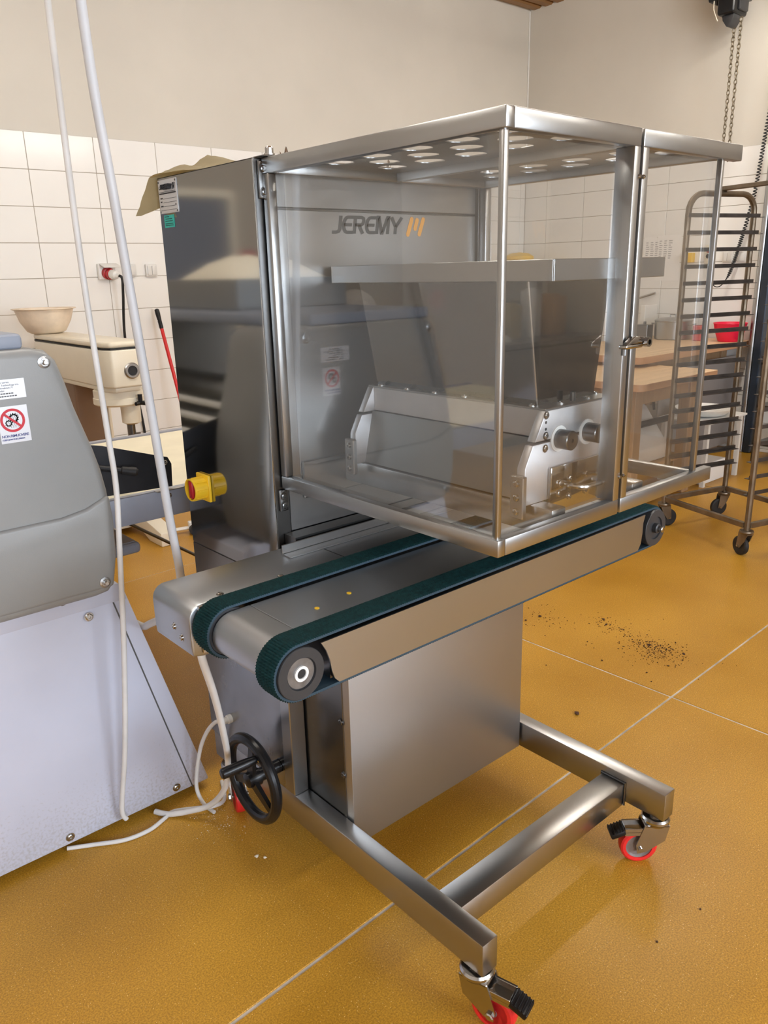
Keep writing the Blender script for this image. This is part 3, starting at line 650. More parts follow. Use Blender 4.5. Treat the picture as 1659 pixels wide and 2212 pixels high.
# hopper
CXm = 1.335
hp_ = sub('hopper', dep, 'stainless hopper with wide folded rim')
HX0, HX1, HY0, HY1 = 1.150, 1.508, .868, 1.494
b_ = BM(); tz0, tz1 = 1.525, 1.562
for q in ((HX0, HX1, HY0, HY0+.003), (HX0, HX1, HY1-.003, HY1), (HX0, HX0+.003, HY0+.003, HY1-.003), (HX1-.003, HX1, HY0+.003, HY1-.003)): box(b_, *q, tz0, tz1, .001)
O('rim', b_, steel, hp_)
b_ = BM(); ring_o = [(HX0, HY0), (HX1, HY0), (HX1, HY1), (HX0, HY1)]; ring_i = [(1.2, .965), (1.47, .965), (1.47, 1.46), (1.2, 1.46)]
vo = [b_.verts.new((*p, 1.560)) for p in ring_o]; vi = [b_.verts.new((*p, 1.545)) for p in ring_i]
for i in range(4): b_.faces.new((vo[i], vo[(i+1) % 4], vi[(i+1) % 4], vi[i]))
bot = [(1.24, .966), (1.43, .966), (1.43, 1.445), (1.24, 1.445)]
vb = [b_.verts.new((*p, 1.288)) for p in bot]
for i in range(4): b_.faces.new((vi[i], vi[(i+1) % 4], vb[(i+1) % 4], vb[i]))
bmesh.ops.solidify(b_, geom=b_.faces[:], thickness=.0025); O('funnel', b_, steel_p, hp_)
for p, q in list(zip(ring_i, bot))[:1]:
    b_ = BM(); tube(b_, [(p[0], p[1], 1.53), (q[0], q[1], 1.289)], .0025, 6); O('weld_seam', b_, chrome, hp_)
b_ = BM(); box(b_, 1.219, 1.451, .928, 1.456, 1.285, 1.2885, .0008); O('flange', b_, steel, hp_)
for y in (.97, 1.06, 1.15, 1.24, 1.33, 1.42): bolt(hp_, (1.229, y, 1.2885), (0, 0, 1), bolt_s); bolt(hp_, (1.441, y, 1.2885), (0, 0, 1), bolt_s)
for x in (1.29, 1.38): bolt(hp_, (x, .947, 1.2885), (0, 0, 1), bolt_s)
b_ = BM(); cyl(b_, (1.335, .95, 1.288), (1.335, .95, 1.306), .006, 10); O('locating_pin', b_, steel_d, hp_)

# depositing head of machined aluminium
hd = sub('depositing_head', dep, 'machined aluminium roller head between two end plates')
up_ = [(-.118, 1.285), (-.150, 1.228), (.150, 1.228), (.118, 1.285)]
lo_ = [(-.155, 1.223), (-.177, 1.181), (-.178, 1.106), (.178, 1.106), (.177, 1.181), (.155, 1.223)]
for y0 in (.925, 1.436):
    b_ = BM(); prism(b_, [(CXm+x, z) for x, z in up_], y0, y0+.02, 'Y', .002); O('upper_end_plate', b_, alu, hd)
    b_ = BM(); prism(b_, [(CXm+x, z) for x, z in lo_], y0, y0+.02, 'Y', .002); O('lower_end_plate', b_, alu, hd)
b_ = BM(); box(b_, CXm-.116, CXm+.116, .945, 1.436, 1.230, 1.2845, .001); O('upper_body', b_, alu, hd)
b_ = BM(); prism(b_, [(CXm-.122, 1.229), (CXm-.150, 1.108), (CXm+.150, 1.108), (CXm+.122, 1.229)], .945, 1.436, 'Y'); O('lower_body', b_, mat('dull_steel_plate', (.27, .27, .265), .33, 1, noise=1, namp=.05, nscale=3), hd)
for x in (1.259, 1.352):
    b_ = BM(); lathe(b_, [(.026, 0), (.026, .0025), (.001, .003)], 28, axis_m((x, .925, 1.2255), (0, -1, 0))); O('bearing_ring', b_, white_pl, hd)
    b_ = BM(); lathe(b_, [(.0195, .002), (.0195, .032), (.018, .0335), (.004, .0335), (.003, .030)], 28, axis_m((x, .925, 1.2255), (0, -1, 0))); O('roller_shaft', b_, steel_d, hd)
for s in (-.118, .085):
    for z in (1.277, 1.237, 1.212): bolt(hd, (CXm+s, .925, z), (0, -1, 0), bolt_s)
    for z in (1.263, 1.25): b_ = BM(); lathe(b_, [(.003, 0), (.003, .0006), (.001, .0007)], 10, axis_m((CXm+s, .925, z), (0, -1, 0))); O('pin_hole', b_, rubber, hd)
b_ = BM(); box(b_, 1.229, 1.440, .917, .925, 1.072, 1.172, .003, 2); hpl = O('handle_plate', b_, steel_p, hd)
b_ = BM(); tube(b_, curve([(1.272, .917, 1.133), (1.272, .890, 1.132), (1.285, .876, 1.131), (1.31, .873, 1.131), (1.355, .873, 1.131), (1.375, .878, 1.132), (1.384, .892, 1.133), (1.384, .917, 1.134)], 6), .0055, 10); O('grab_handle', b_, chrome, hd)
for x, z in ((1.258, 1.135), (1.255, 1.115), (1.29, 1.14), (1.29, 1.103), (1.345, 1.14), (1.345, 1.105), (1.40, 1.14)): bolt(hd, (x, .917, z), (0, -1, 0), bolt_s)
for y0 in (.918, 1.43):
    b_ = BM(); box(b_, CXm-.190, CXm-.178, y0, y0+.033, 1.083, 1.168, .002); O('clamp_bar', b_, steel, hd)
    for z in (1.153, 1.125, 1.097): bolt(hd, (CXm-.190, y0+.0165, z), (-1, 0, 0), bolt_s)
for x0 in (1.177, 1.451):
    b_ = BM(); box(b_, x0, x0+.043, .872, TY0+.004, 1.052, 1.1055, .003, 2); O('support_tube', b_, mat('tube_steel_%d' % int(x0*1000), (.34, .335, .325), .26, 1, noise=1, namp=.05, nscale=3), dep)
b_ = BM(); box(b_, 1.05, 1.62, TY0-.004, TY0+.004, 1.03, 1.12, .002); O('support_plate', b_, steel, dep)

# ------------------------------------------------------------------ kraft paper on the tower
b_ = BM(); nx, ny = 30, 16; G = []
RID = [(.90, 1.786), (.966, 1.788), (1.0, 1.802), (1.03, 1.815), (1.045, 1.817), (1.06, 1.811), (1.085, 1.826), (1.108, 1.845), (1.15, 1.843), (1.20, 1.834), (1.26, 1.806), (1.30, 1.790)]
def rid(x):
    for (a, za), (c, zc) in zip(RID, RID[1:]):
        if x <= c: return za+(zc-za)*max(0, (x-a)/(c-a))
    return RID[-1][1]
for i in range(nx+1):
    row = []
    for j in range(ny+1):
        u = i/nx; q = j/ny*.36
        wob = .0025*math.sin(i*1.7+j*.9)
        if q < .17:
            x = .956+.334*u; k_ = q/.17; y = 1.785+q*.99; z = 1.7825+(rid(x)-1.7825)*(.25+.75*k_)+abs(wob)*k_
            if x < .97: z = max(z, 1.7825)
        else:
            dn = q-.17; x = (.956-.24*dn)+(.334+.24*dn)*u; y = 1.955+abs(wob)*2+.02*dn; z = rid(.956+.334*u)-dn*(.50+.35*(1-u)*0)
        row.append(b_.verts.new((x, y, z)))
    G.append(row)
for i in range(nx):
    for j in range(ny):
        try: b_.faces.new((G[i][j], G[i+1][j], G[i+1][j+1], G[i][j+1]))
        except Exception: pass
bmesh.ops.solidify(b_, geom=b_.faces[:], thickness=.0008)
o = O('kraft_paper', b_, kraft, ang=60); tag(o, 'crumpled brown kraft paper lying over the top of the tower', 'paper')

# ------------------------------------------------------------------ dough sheeter
SYF, HYF = 2.0, 1.93
she = thing('dough_sheeter', 'grey hooded dough sheeter with white flared base and warning stickers', 'machine', (.38, 2.6, 0))
ccx = .375
half = [(.225, 1.398), (.262, 1.390), (.284, 1.366), (.300, 1.31), (.313, 1.25), (.329, 1.195), (.345, 1.141), (.358, 1.085), (.366, 1.029), (.370, .954), (.364, .85), (.352, .775), (.335, .757), (.30, .752)]
prof = [(ccx+x, z) for x, z in half] + [(ccx-x, z) for x, z in half[::-1]]
def hood(y0, y1):
    b_ = BM(); prism(b_, prof, y0, y1, 'Y')
    fs = [f for f in b_.faces if len(f.verts) > 8]
    bmesh.ops.bevel(b_, geom=list({e for f in fs for e in f.edges}), offset=.022, segments=4, affect='EDGES', profile=.5)
    bmesh.ops.triangulate(b_, faces=[f for f in b_.faces if len(f.verts) > 4])
    return O('hood', b_, hood_m, she, 'grey moulded side hood', 40)
h1 = hood(HYF, 2.19); h2 = hood(3.12, 3.38)
# moulded step across the lower part of the hood
b_ = BM(); prism(b_, [(ccx-.345, .775), (ccx+.345, .775), (ccx+.362, .86), (ccx+.366, .96), (ccx+.362, 1.02), (ccx+.30, .995), (ccx+.24, .985), (ccx-.24, .982), (ccx-.30, .992), (ccx-.362, 1.02), (ccx-.366, .96), (ccx-.362, .86)], HYF-.010, HYF+.01, 'Y', .009, 3); O('moulded_step', b_, hood_m, h1, ang=40)
hb = BM(); lathe(hb, [(.0145, 0), (.0145, .002), (.009, .0035), (.009, .006), (.0065, .006), (.0065, .012), (.0045, .0145)], 20); hood_bolt = mesh_of(hb, steel)
for x, z in ((.628, 1.364), (.122, 1.364)): bolt(h1, (x, HYF, z), (0, -1, 0), hood_bolt)
for x, z in ((.696, .793), (.054, .793)): bolt(h1, (x, HYF-.010, z), (0, -1, 0), hood_bolt)
b_ = BM(); box(b_, .10, .595, HYF+.02, 3.3, 1.395, 1.432, .012, 3); O('top_lid', b_, lip_m, she)
# stickers on the hood
def MY(x, z, y=HYF-.0012, tilt=0): return plane_m((x, y, z), (math.cos(R(tilt)), 0, math.sin(R(tilt))), (-math.sin(R(tilt)), 0, math.cos(R(tilt))))
st = sub('service_sticker', she, 'silver service label with small print')
b_ = BM(); box(b_, .468, .577, HYF-.0008, HYF+.0004, 1.289, 1.333); O('label_sheet', b_, silver_st, st)
for i, (tx, sz) in enumerate((('Technicky servis', .0068), ('MASTERPEK Technology sro.', .0060), ('Dr. Milady Horakove 71', .0060), ('671 72 Miroslav', .0060), ('Tel.:', .0060), ('E-mail:', .0060))):
    b_ = text_bm(tx, sz, MY(.492 if i else .498, 1.3245-i*.0062)); O('line_of_print', b_, ink_grey, st)
b_ = BM()
for x0, z0 in ((.510, 1.2998), (.517, 1.2936)):
    for k in range(7): box(b_, x0+k*.0058, x0+k*.0058+.0046, HYF-.0014, HYF-.0008, z0, z0+.0028)
o = O('blurred_print', b_, ink_grey, st); o['kind'] = 'stuff'
wn = sub('warning_sticker', she, 'silver sticker with red prohibition ring over black gears')
b_ = BM(); box(b_, .507, .574, HYF-.0008, HYF+.0004, 1.187, 1.272); O('label_sheet', b_, silver_st, wn)
Mw = MY(.5385, 1.239, HYF-.0010)
b_ = BM(); ribbon(b_, [(.0245*math.cos(R(a)), .0245*math.sin(R(a))) for a in range(0, 361, 8)], .0058, Mw, .0004); O('prohibition_ring', b_, ink_red, wn)
def gear(cx, cz, r, n, name):
    pts = []
    for k in range(n*4):
        a = 360*k/(n*4); rr = r*(1.22 if k % 4 in (0, 1) else .95); pts.append((cx+rr*math.cos(R(a)), cz+rr*math.sin(R(a))))
    b_ = BM(); t = [b_.verts.new(Mw @ Vector((p[0], p[1], .0002))) for p in pts]; i_ = [b_.verts.new(Mw @ Vector((cx+(p[0]-cx)*.62, cz+(p[1]-cz)*.62, .0002))) for p in pts]
    for k in range(len(pts)): b_.faces.new((t[k], t[(k+1) % len(pts)], i_[(k+1) % len(pts)], i_[k]))
    bmesh.ops.solidify(b_, geom=b_.faces[:], thickness=.0003); O(name, b_, ink, wn)
gear(.003, .005, .0095, 12, 'gear'); gear(-.0095, -.006, .0068, 9, 'gear')
b_ = BM()
for k in range(-2, 3):
    ribbon(b_, [(k*.005-.008, .017), (k*.005+.006, -.017)], .0004, Mw, .0002); ribbon(b_, [(k*.005+.008, .017), (k*.005-.006, -.017)], .0004, Mw, .0002)
o = O('guard_mesh_print', b_, ink_grey, wn); o['kind'] = 'stuff'
b_ = BM(); ribbon(b_, [(-.0178, .0165), (.0178, -.0165)], .0052, Mw @ Matrix.Translation((0, 0, .0005)), .0004); O('prohibition_bar', b_, ink_red, wn)
for tx, dz, sz in (('NON RIMUOVERE', 1.2005, .0082), ('I DISPOSITIVI DI SICUREZZA', 1.1935, .0046)):
    b_ = text_bm(tx, sz, MY(.5095, dz), 'LEFT', .88, .00015); O('line_of_print', b_, ink_blue, wn)
# white flared base
bl, brx, tl, tr_ = -.20, .968, -.02, .772
b_ = BM(); prism(b_, [(bl, .022), (brx, .022), (tr_, .735), (tl, .735)], SYF, 3.34, 'Y', .006, 2); O('base_panel', b_, base_m, she, 'white flared base panel')
b_ = BM(); prism(b_, [(-.024, .70), (.778, .70), (tr_-.015, .752), (tl+.02, .752)], SYF-.006, SYF+.02, 'Y', .002); O('base_cap', b_, base_m, she)
b_ = BM(); prism(b_, [(brx-.06, .02), (brx-.056, .02), (tr_-.031, .70), (tr_-.035, .70)], SYF-.0012, SYF, 'Y'); O('corner_seam', b_, ink_grey, she)
for x, z in ((.53, .045), (.857, .045), (.2, .045), (.667, .680), (.30, .680)): bolt(she, (x, SYF-(.006 if z > .6 else 0), z), (0, -1, 0), bolt_mesh(.0095, .006, chrome))
for x, z in ((.605, .742), (.44, .742)): bolt(she, (x, SYF-.006, z), (0, -1, 0), bolt_mesh(.008, .006, steel_d))
b_ = BM(); box(b_, -.1, .84, 2.10, 3.28, 0, .022); O('plinth', b_, rubber, she)
# table wing
for y0 in (2.2, 3.085):
    b_ = BM(); box(b_, .70, 2.05, y0, y0+.03, .838, .924, .003, 2); O('wing_rail', b_, rail_m, she)
    b_ = BM(); box(b_, -1.35, .05, y0, y0+.03, .838, .924, .003, 2); O('wing_rail', b_, rail_m, she)
for x0, x1 in ((.60, 2.03), (-1.33, .15)):
    b_ = BM(); box(b_, x0, x1, 2.235, 3.08, .893, .920, .010, 3); O('wing_belt', b_, belt_cloth, she, 'cream canvas belt of the table wing')
b_ = BM(); prism(b_, [(.70, .945), (1.046, .930), (1.050, 1.0), (1.040, 1.022), (1.015, 1.030), (.845, 1.088), (.70, 1.12)], 2.205, 2.209, 'Y'); O('scraper_plate', b_, mat('blue_black_sheet', (.040, .042, .048), .35, .4, noise=1, namp=.3, nscale=8), she)
b_ = BM(); box(b_, .985, 1.075, 2.185, 2.208, .923, .926, .0005); O('plate_foot', b_, steel, she)
bolt(she, (1.028, 2.205, 1.008), (0, -1, 0), bolt_mesh(.007, .006, chrome))
bolt(she, (1.03, 2.2, .904), (0, -1, 0), bolt_mesh(.006, .005, chrome))
b_ = BM(); cyl(b_, (.80, 2.20, 1.035), (.875, 2.16, 1.018), .008, 10); lathe(b_, [(.008, 0), (.0115, .004), (.012, .022), (.0135, .03), (.0135, .042), (.008, .048)], 14, axis_m((.872, 2.162, 1.019), (.9, -.35, -.22))); O('release_lever', b_, rubber, she)
for k in range(5):
    b_ = BM(); cyl(b_, (.62+.075*k, 2.21, 1.13-.030*k), (.62+.075*k, 3.08, 1.13-.030*k), .012, 12); O('guard_bar', b_, white_pl, she)
b_ = BM(); cyl(b_, (.375, 2.18, .99), (.375, 3.13, .99), .06, 24); O('sheeting_roller', b_, steel, she)
b_ = BM(); cyl(b_, (.375, 2.18, 1.12), (.375, 3.13, 1.12), .06, 24); O('sheeting_roller', b_, steel, she)
b_ = BM(); box(b_, .60, .965, 2.30, 3.0, .708, .745, .014, 3); box(b_, .62, .95, 2.315, 2.985, .7455, .747); O('catch_tray', b_, [rail_m], she)
b_ = BM(); tube(b_, [(1.00, 2.60, .757), (1.45, 2.60, .42)], .006, 8); O('wing_strut', b_, steel_d, she)
# flour bin riding on the sheeter lid
fbn = thing('flour_tray', 'grey tray heaped with flour on the lid of the dough sheeter', 'tray', (.30, 2.62, 1.433))
b_ = BM(); x0, x1, y0, y1 = .11, .50, 2.38, 2.92
for q in ((x0, x1, y0, y0+.008), (x0, x1, y1-.008, y1), (x0, x0+.008, y0+.008, y1-.008), (x1-.008, x1, y0+.008, y1-.008)): box(b_, *q, 1.4335, 1.535, .002)
box(b_, x0+.008, x1-.008, y0+.008, y1-.008, 1.4335, 1.439); O('tray_walls', b_, hood_m, fbn)
b_ = BM(); n = 16; G = []
for i in range(n+1):
    row = []
    for j in range(n+1):
        u, v = i/n, j/n; e = math.sin(math.pi*u)*math.sin(math.pi*v)
        row.append(b_.verts.new((x0+.009+(x1-x0-.018)*u, y0+.009+(y1-y0-.018)*v, 1.515+.10*e**.7+random.uniform(-.006, .008)*e)))
    G.append(row)
for i in range(n):
    for j in range(n): b_.faces.new((G[i][j], G[i+1][j], G[i+1][j+1], G[i][j+1]))
o = O('flour_heap', b_, flour_m, fbn, ang=80); o['kind'] = 'stuff'

# ------------------------------------------------------------------ cables and hoses
def cable(name, pts, r, m, label, cat='cable', n=8, group=None, part_of=None):
    b_ = BM(); tube(b_, curve(pts, n), r, 10); o = O(name, b_, m, part_of, ang=60); return tag(o, label, None if part_of else cat, group)
cable('hanging_cable', [(.722, 1.80, CZ), (.722, 1.845, 2.8), (.7225, 1.865, 2.1), (.722, 1.868, 1.6), (.734, 1.872, 1.2), (.742, 1.882, 1.05), (.735, 1.890, .9), (.714, 1.900, .60), (.690, 1.925, .30), (.672, 1.965, .09), (.682, 1.972, .04)], .0072, white_cable, 'thin white cable dropping from the ceiling past the sheeter hood to its foot')
cable('hanging_hose', [(.735, 1.72, CZ), (.741, 1.735, 2.9), (.745, 1.75, 2.08), (.767, 1.75, 1.7), (.790, 1.75, 1.35), (.812, 1.75, 1.0), (.826, 1.75, .82), (.822, 1.77, .75), (.800, 1.83, .69), (.803, 1.93, .635), (.832, 2.03, .585), (.850, 2.12, .555), (.862, 2.3, .53), (.875, 2.45, .50)], .0105, grey_hose, 'thick pale grey hose dropping from the ceiling behind the drive cover', 'hose')
cable('power_cable', [(.668, 1.36, .812), (.678, 1.372, .774), (.739, 1.46, .641), (.803, 1.56, .483), (.862, 1.66, .313), (.893, 1.75, .162), (.886, 1.84, .056), (.841, 1.90, .022), (.80, 1.945, .0085), (.775, 1.985, .0085)], .0085, white_cable, 'white power cable falling from the drive cover to the floor', part_of=dep)
cable('looped_cable', [(.939, 1.822, .320), (.93, 1.845, .312), (.92, 1.885, .265), (.912, 1.925, .19), (.903, 1.95, .09), (.898, 1.945, .04), (.90, 1.91, .010), (.905, 1.86, .008)], .0060, white_cable, 'white cable curling from the gland beside the handwheel', part_of=dep)
cable('floor_cable', [(.52, 2.01, .006), (.584, 1.972, .006), (.656, 1.931, .006), (.725, 1.922, .006), (.779, 1.938, .006), (.815, 1.948, .008), (.864, 1.900, .021), (.912, 1.872, .020), (.96, 1.895, .008), (1.0, 1.98, .0065)], .0062, white_cable, 'white cable lying on the floor along the foot of the sheeter')

# ------------------------------------------------------------------ planetary mixer
mx = thing('planetary_mixer', 'cream enamelled planetary mixer with hub socket and tool shaft', 'mixer', (1.70, 4.6, 0))
MXL, MXR, MY0, MY1 = 1.605, 1.800, 3.97, 5.12
hp2 = [(MXL+.02, MY0), (MXR-.012, MY0), (MXR+.012, MY0+.10), (MXR+.012, MY1-.08), (MXR-.05, MY1), (MXL+.05, MY1), (MXL-.005, MY1-.08), (MXL-.005, MY0+.06)]
b_ = BM(); prism(b_, hp2, 1.0, 1.196, 'Z', .012, 3); prism(b_, [(x+(.012 if x < 1.7 else -.012), y+(.02 if y < 4.4 else -.02)) for x, y in hp2], .975, 1.004, 'Z', .008, 2); O('head', b_, cream, mx)
b_ = BM(); prism(b_, [(x+(.002 if x < 1.7 else -.002), y+(.002 if y < 4.4 else -.002)) for x, y in hp2], 1.196, 1.203, 'Z'); O('seam', b_, rubber, mx)
b_ = BM(); prism(b_, hp2, 1.203, 1.236, 'Z', .014, 3); O('lid', b_, cream, mx)
b_ = BM(); lathe(b_, [(.040, -.01), (.042, .006), (.036, .012), (.026, .012), (.022, 0)], 28, axis_m((1.726, MY0, 1.085), (0, -1, 0))); O('hub_ring', b_, steel, mx)
b_ = BM(); lathe(b_, [(.024, 0), (.024, .0065), (.001, .0066)], 24, axis_m((1.726, MY0, 1.085), (0, -1, 0))); O('hub_bore', b_, rubber, mx)
b_ = BM(); lathe(b_, [(.13, .976), (.13, .945), (.13, .938), (.134, .936), (.134, .905), (.12, .895), (.06, .893)], 36, Matrix.Translation((1.712, 4.14, 0))); O('planet_disc', b_, cream, mx)
b_ = BM(); lathe(b_, [(.052, .895), (.050, .80), (.030, .79)], 26, Matrix.Translation((1.742, 4.08, 0))); O('tool_socket', b_, cream, mx)
b_ = BM(); lathe(b_, [(.021, .80), (.021, .665), (.015, .66)], 18, Matrix.Translation((1.735, 4.08, 0))); cyl(b_, (1.735, 4.08, .735), (1.775, 4.06, .735), .006, 8); O('tool_shaft', b_, steel_d, mx)
b_ = BM()
for a in (0, 90, 180, 270): cyl(b_, (1.765, 3.995, .908), (1.765+.034*math.cos(R(a+20)), 3.995+.034*math.sin(R(a+20)), .908), .010, 8)
cyl(b_, (1.765, 3.995, .90), (1.765, 3.995, .955), .012, 10); O('star_knob', b_, black, mx)
b_ = BM(); box(b_, MXL+.02, MXR-.0, 4.55, 5.08, .10, .99, .02, 3); O('column', b_, brown_m, mx)
b_ = BM(); box(b_, MXR+.002, MXR+.02, 4.54, 5.09, .10, .985, .004); O('column_edge', b_, cream, mx)
for xa in (1.44, 1.90):
    b_ = BM(); prism(b_, [(4.23, 0), (4.23, .085), (4.30, .10), (4.55, .15), (5.10, .15), (5.10, 0), (4.95, 0), (4.85, .035), (4.48, .035), (4.40, 0)], xa, xa+.10, 'X', .008, 2); O('foot', b_, cream, mx)
b_ = BM(); box(b_, 1.52, 1.92, 4.62, 5.08, .04, .14, .01, 2); O('base', b_, cream, mx)
# dusty bowl on the mixer head
b_ = BM(); bcx, bcy = 1.672, 5.0
lathe(b_, [(.085, 1.2375), (.110, 1.25), (.145, 1.31), (.165, 1.375), (.182, 1.380), (.182, 1.384), (.160, 1.382), (.140, 1.31), (.105, 1.255), (.08, 1.244)], 40, Matrix.Translation((bcx, bcy, 0)))
o = O('mixing_bowl', b_, bowl_m, ang=45); tag(o, 'dusty translucent plastic bowl standing on the mixer head', 'bowl')
# ------------------------------------------------------------------ things on the long wall
so = thing('power_socket', 'white wall socket with red three-phase plug and lifted lid', 'socket', (2.275, WY-.02, 1.53))
yW = WY-.0092
b_ = BM(); box(b_, 2.205, 2.325, yW-.03, yW, 1.535, 1.64, .006, 2); O('socket_box', b_, white_pl, so)
b_ = BM(); prism(b_, [(yW-.03, 1.632), (yW-.105, 1.612), (yW-.107, 1.618), (yW-.03, 1.641)], 2.215, 2.335, 'X', .001); O('lid', b_, white_pl, so)
b_ = BM(); lathe(b_, [(.040, 0), (.040, .03), (.034, .032), (.034, .06)], 24, axis_m((2.262, yW-.028, 1.578), (.1, -1, -.15))); O('plug_collar', b_, red_knob, so)
b_ = BM(); lathe(b_, [(.030, 0), (.032, .01), (.027, .045), (.014, .055)], 20, axis_m((2.270, yW-.085, 1.570), (.25, -1, -.15))); O('plug_body', b_, white_pl, so)
cable('mixer_cable', [(2.291, yW-.150, 1.560), (2.305, yW-.162, 1.54), (2.31, yW-.14, 1.45), (2.325, yW-.05, 1.15), (2.36, yW-.03, .85), (2.40, yW-.022, .50), (2.40, yW-.03, .20), (2.28, 5.30, .02), (2.10, 5.2, .012), (2.03, 5.05, .012)], .009, rubber, 'black rubber cable hanging from the red plug down the tiled wall')
switch_m = mat('switch_plastic', (.70, .69, .66), .3)
def switch(x, y, z, axis, label, rock=1):
    t = thing('light_switch', label, 'switch', (x, y, z-.04), 'white rocker switches')
    def bx(p, a0, a1, d0, d1, z0, z1, m, bev):
        b_ = BM()
        if axis == 'Y': box(b_, x+a0, x+a1, y-d1, y-d0, z+z0, z+z1, bev, 2)
        else: box(b_, x-d1, x-d0, y-a1, y-a0, z+z0, z+z1, bev, 2)
        O(p, b_, m, t)
    bx('frame', -.042, .042, 0, .022, -.042, .042, switch_m, .005)
    if rock == 1: bx('rocker', -.032, .032, .022, .029, -.032, .032, switch_m, .003)
    else: bx('rocker', -.032, -.001, .022, .029, -.032, .032, switch_m, .003); bx('rocker', .001, .032, .022, .029, -.032, .032, switch_m, .003)
switch(2.435, yW, 1.593, 'Y', 'white single rocker switch on the tiles beside the red plug')
switch(2.590, yW, 1.590, 'Y', 'white double rocker switch on the tiles near the red broom stick', 2)
bs = thing('broom_stick', 'red broom stick with black grip leaning on the tiled wall', 'broom', (2.62, 5.02, 0))
p0, p1 = Vector((2.569, 5.36, 1.30)), Vector((2.625, 5.02, .05))
b_ = BM(); cyl(b_, p0+(p1-p0)*.07, p1, .0125, 12); O('stick', b_, mat('red_paint', (.62, .012, .012), .35), bs)
b_ = BM(); d = (p1-p0).normalized(); lathe(b_, [(.010, -.03), (.0165, -.024), (.0175, .0), (.0145, .05), (.0145, .10), (.013, .11)], 14, axis_m(p0, d)); O('grip', b_, black, bs)
b_ = BM(); tube(b_, [p0+d*.05+Vector((.018*math.cos(R(a)), 0, .035*math.sin(R(a))-.02)) for a in range(0, 360, 30)], .0016, 6, True); O('cord_loop', b_, white_pl, bs)
b_ = BM(); box(b_, 2.50, 2.75, 4.98, 5.06, 0, .05, .008); O('brush_head', b_, black, bs)
fc = thing('loose_caster', 'small white bracket with a black roller lying on the floor near the mixer foot', 'bracket', (2.14, 4.36, 0))
b_ = BM(); box(b_, -.07, .055, -.018, .018, .03, .042, .003, 1, Matrix.Translation((2.13, 4.37, 0)) @ Matrix.Rotation(R(-15), 4, 'Z')); box(b_, .02, .10, -.02, .02, .042, .075, .004, 1, Matrix.Translation((2.13, 4.37, 0)) @ Matrix.Rotation(R(-15), 4, 'Z')); O('bracket', b_, white_pl, fc)
b_ = BM(); cyl(b_, (2.155, 4.30, .0295), (2.185, 4.38, .0295), .0295, 18); O('roller', b_, rubber, fc)

# ------------------------------------------------------------------ rack trolley
rk = thing('rack_trolley', 'tall grimy steel tray rack on black casters in front of the tables', 'rack', (4.47, 2.0, 0))
ru = Vector((.959, -.284, 0)); rv = Vector((-.284, -.959, 0)); RP1 = Vector((4.32, 2.37, 0)); RA, RB = .50, .617
def rp(a, b_, z): return RP1+ru*a+rv*b_+Vector((0, 0, z))
Mrk = Matrix(((ru.x, rv.x, 0, RP1.x), (ru.y, rv.y, 0, RP1.y), (0, 0, -1, 0), (0, 0, 0, 1)))
def rbox(bm, a0, a1, b0, b1, z0, z1, bev=0):
    t = BM(); box(t, a0, a1, b0, b1, -z1, -z0, bev, 1, Mrk); merge(bm, t)
for bb in (0, RB):
    b_ = BM(); pts = [rp(0, bb, .155), rp(0, bb, 1.0), rp(0, bb, 1.80)] + [rp(.10-.10*math.cos(R(a)), bb, 1.815+.10*math.sin(R(a))) for a in range(15, 91, 15)] + [rp(RA-.10+.10*math.sin(R(a)), bb, 1.815+.10*math.cos(R(a))) for a in range(0, 76, 15)] + [rp(RA, bb, 1.80), rp(RA, bb, 1.0), rp(RA, bb, .155)]
    tube(b_, pts, .0165, 10); O('hoop', b_, rack_m, rk)
    for k in range(17):
        z = 1.80-.0905*k; b_ = BM(); s = 1 if bb == 0 else -1
        rbox(b_, -.01, RA+.035, bb+s*.014, bb+s*.017, z-.011, z+.011); rbox(b_, -.01, RA+.035, min(bb+s*.017, bb+s*.045), max(bb+s*.017, bb+s*.045), z-.011, z-.008); O('tray_rail', b_, rack_rail, rk)
for a0, b0, a1, b1 in ((0, .016, 0, RB-.016), (RA, .016, RA, RB-.016), (.016, 0, RA-.016, 0), (.016, RB, RA-.016, RB)):
    b_ = BM(); rbox(b_, min(a0, a1)-.012*(a0 == a1), max(a0, a1)+.012*(a0 == a1), min(b0, b1)-.012*(b0 == b1), max(b0, b1)+.012*(b0 == b1), .16, .19, .002); O('base_bar', b_, rack_m, rk)
b_ = BM(); rbox(b_, RA*.5-.018, RA*.5+.018, -.02, RB+.02, 1.93, 1.953, .003); O('top_bar', b_, rack_m, rk)
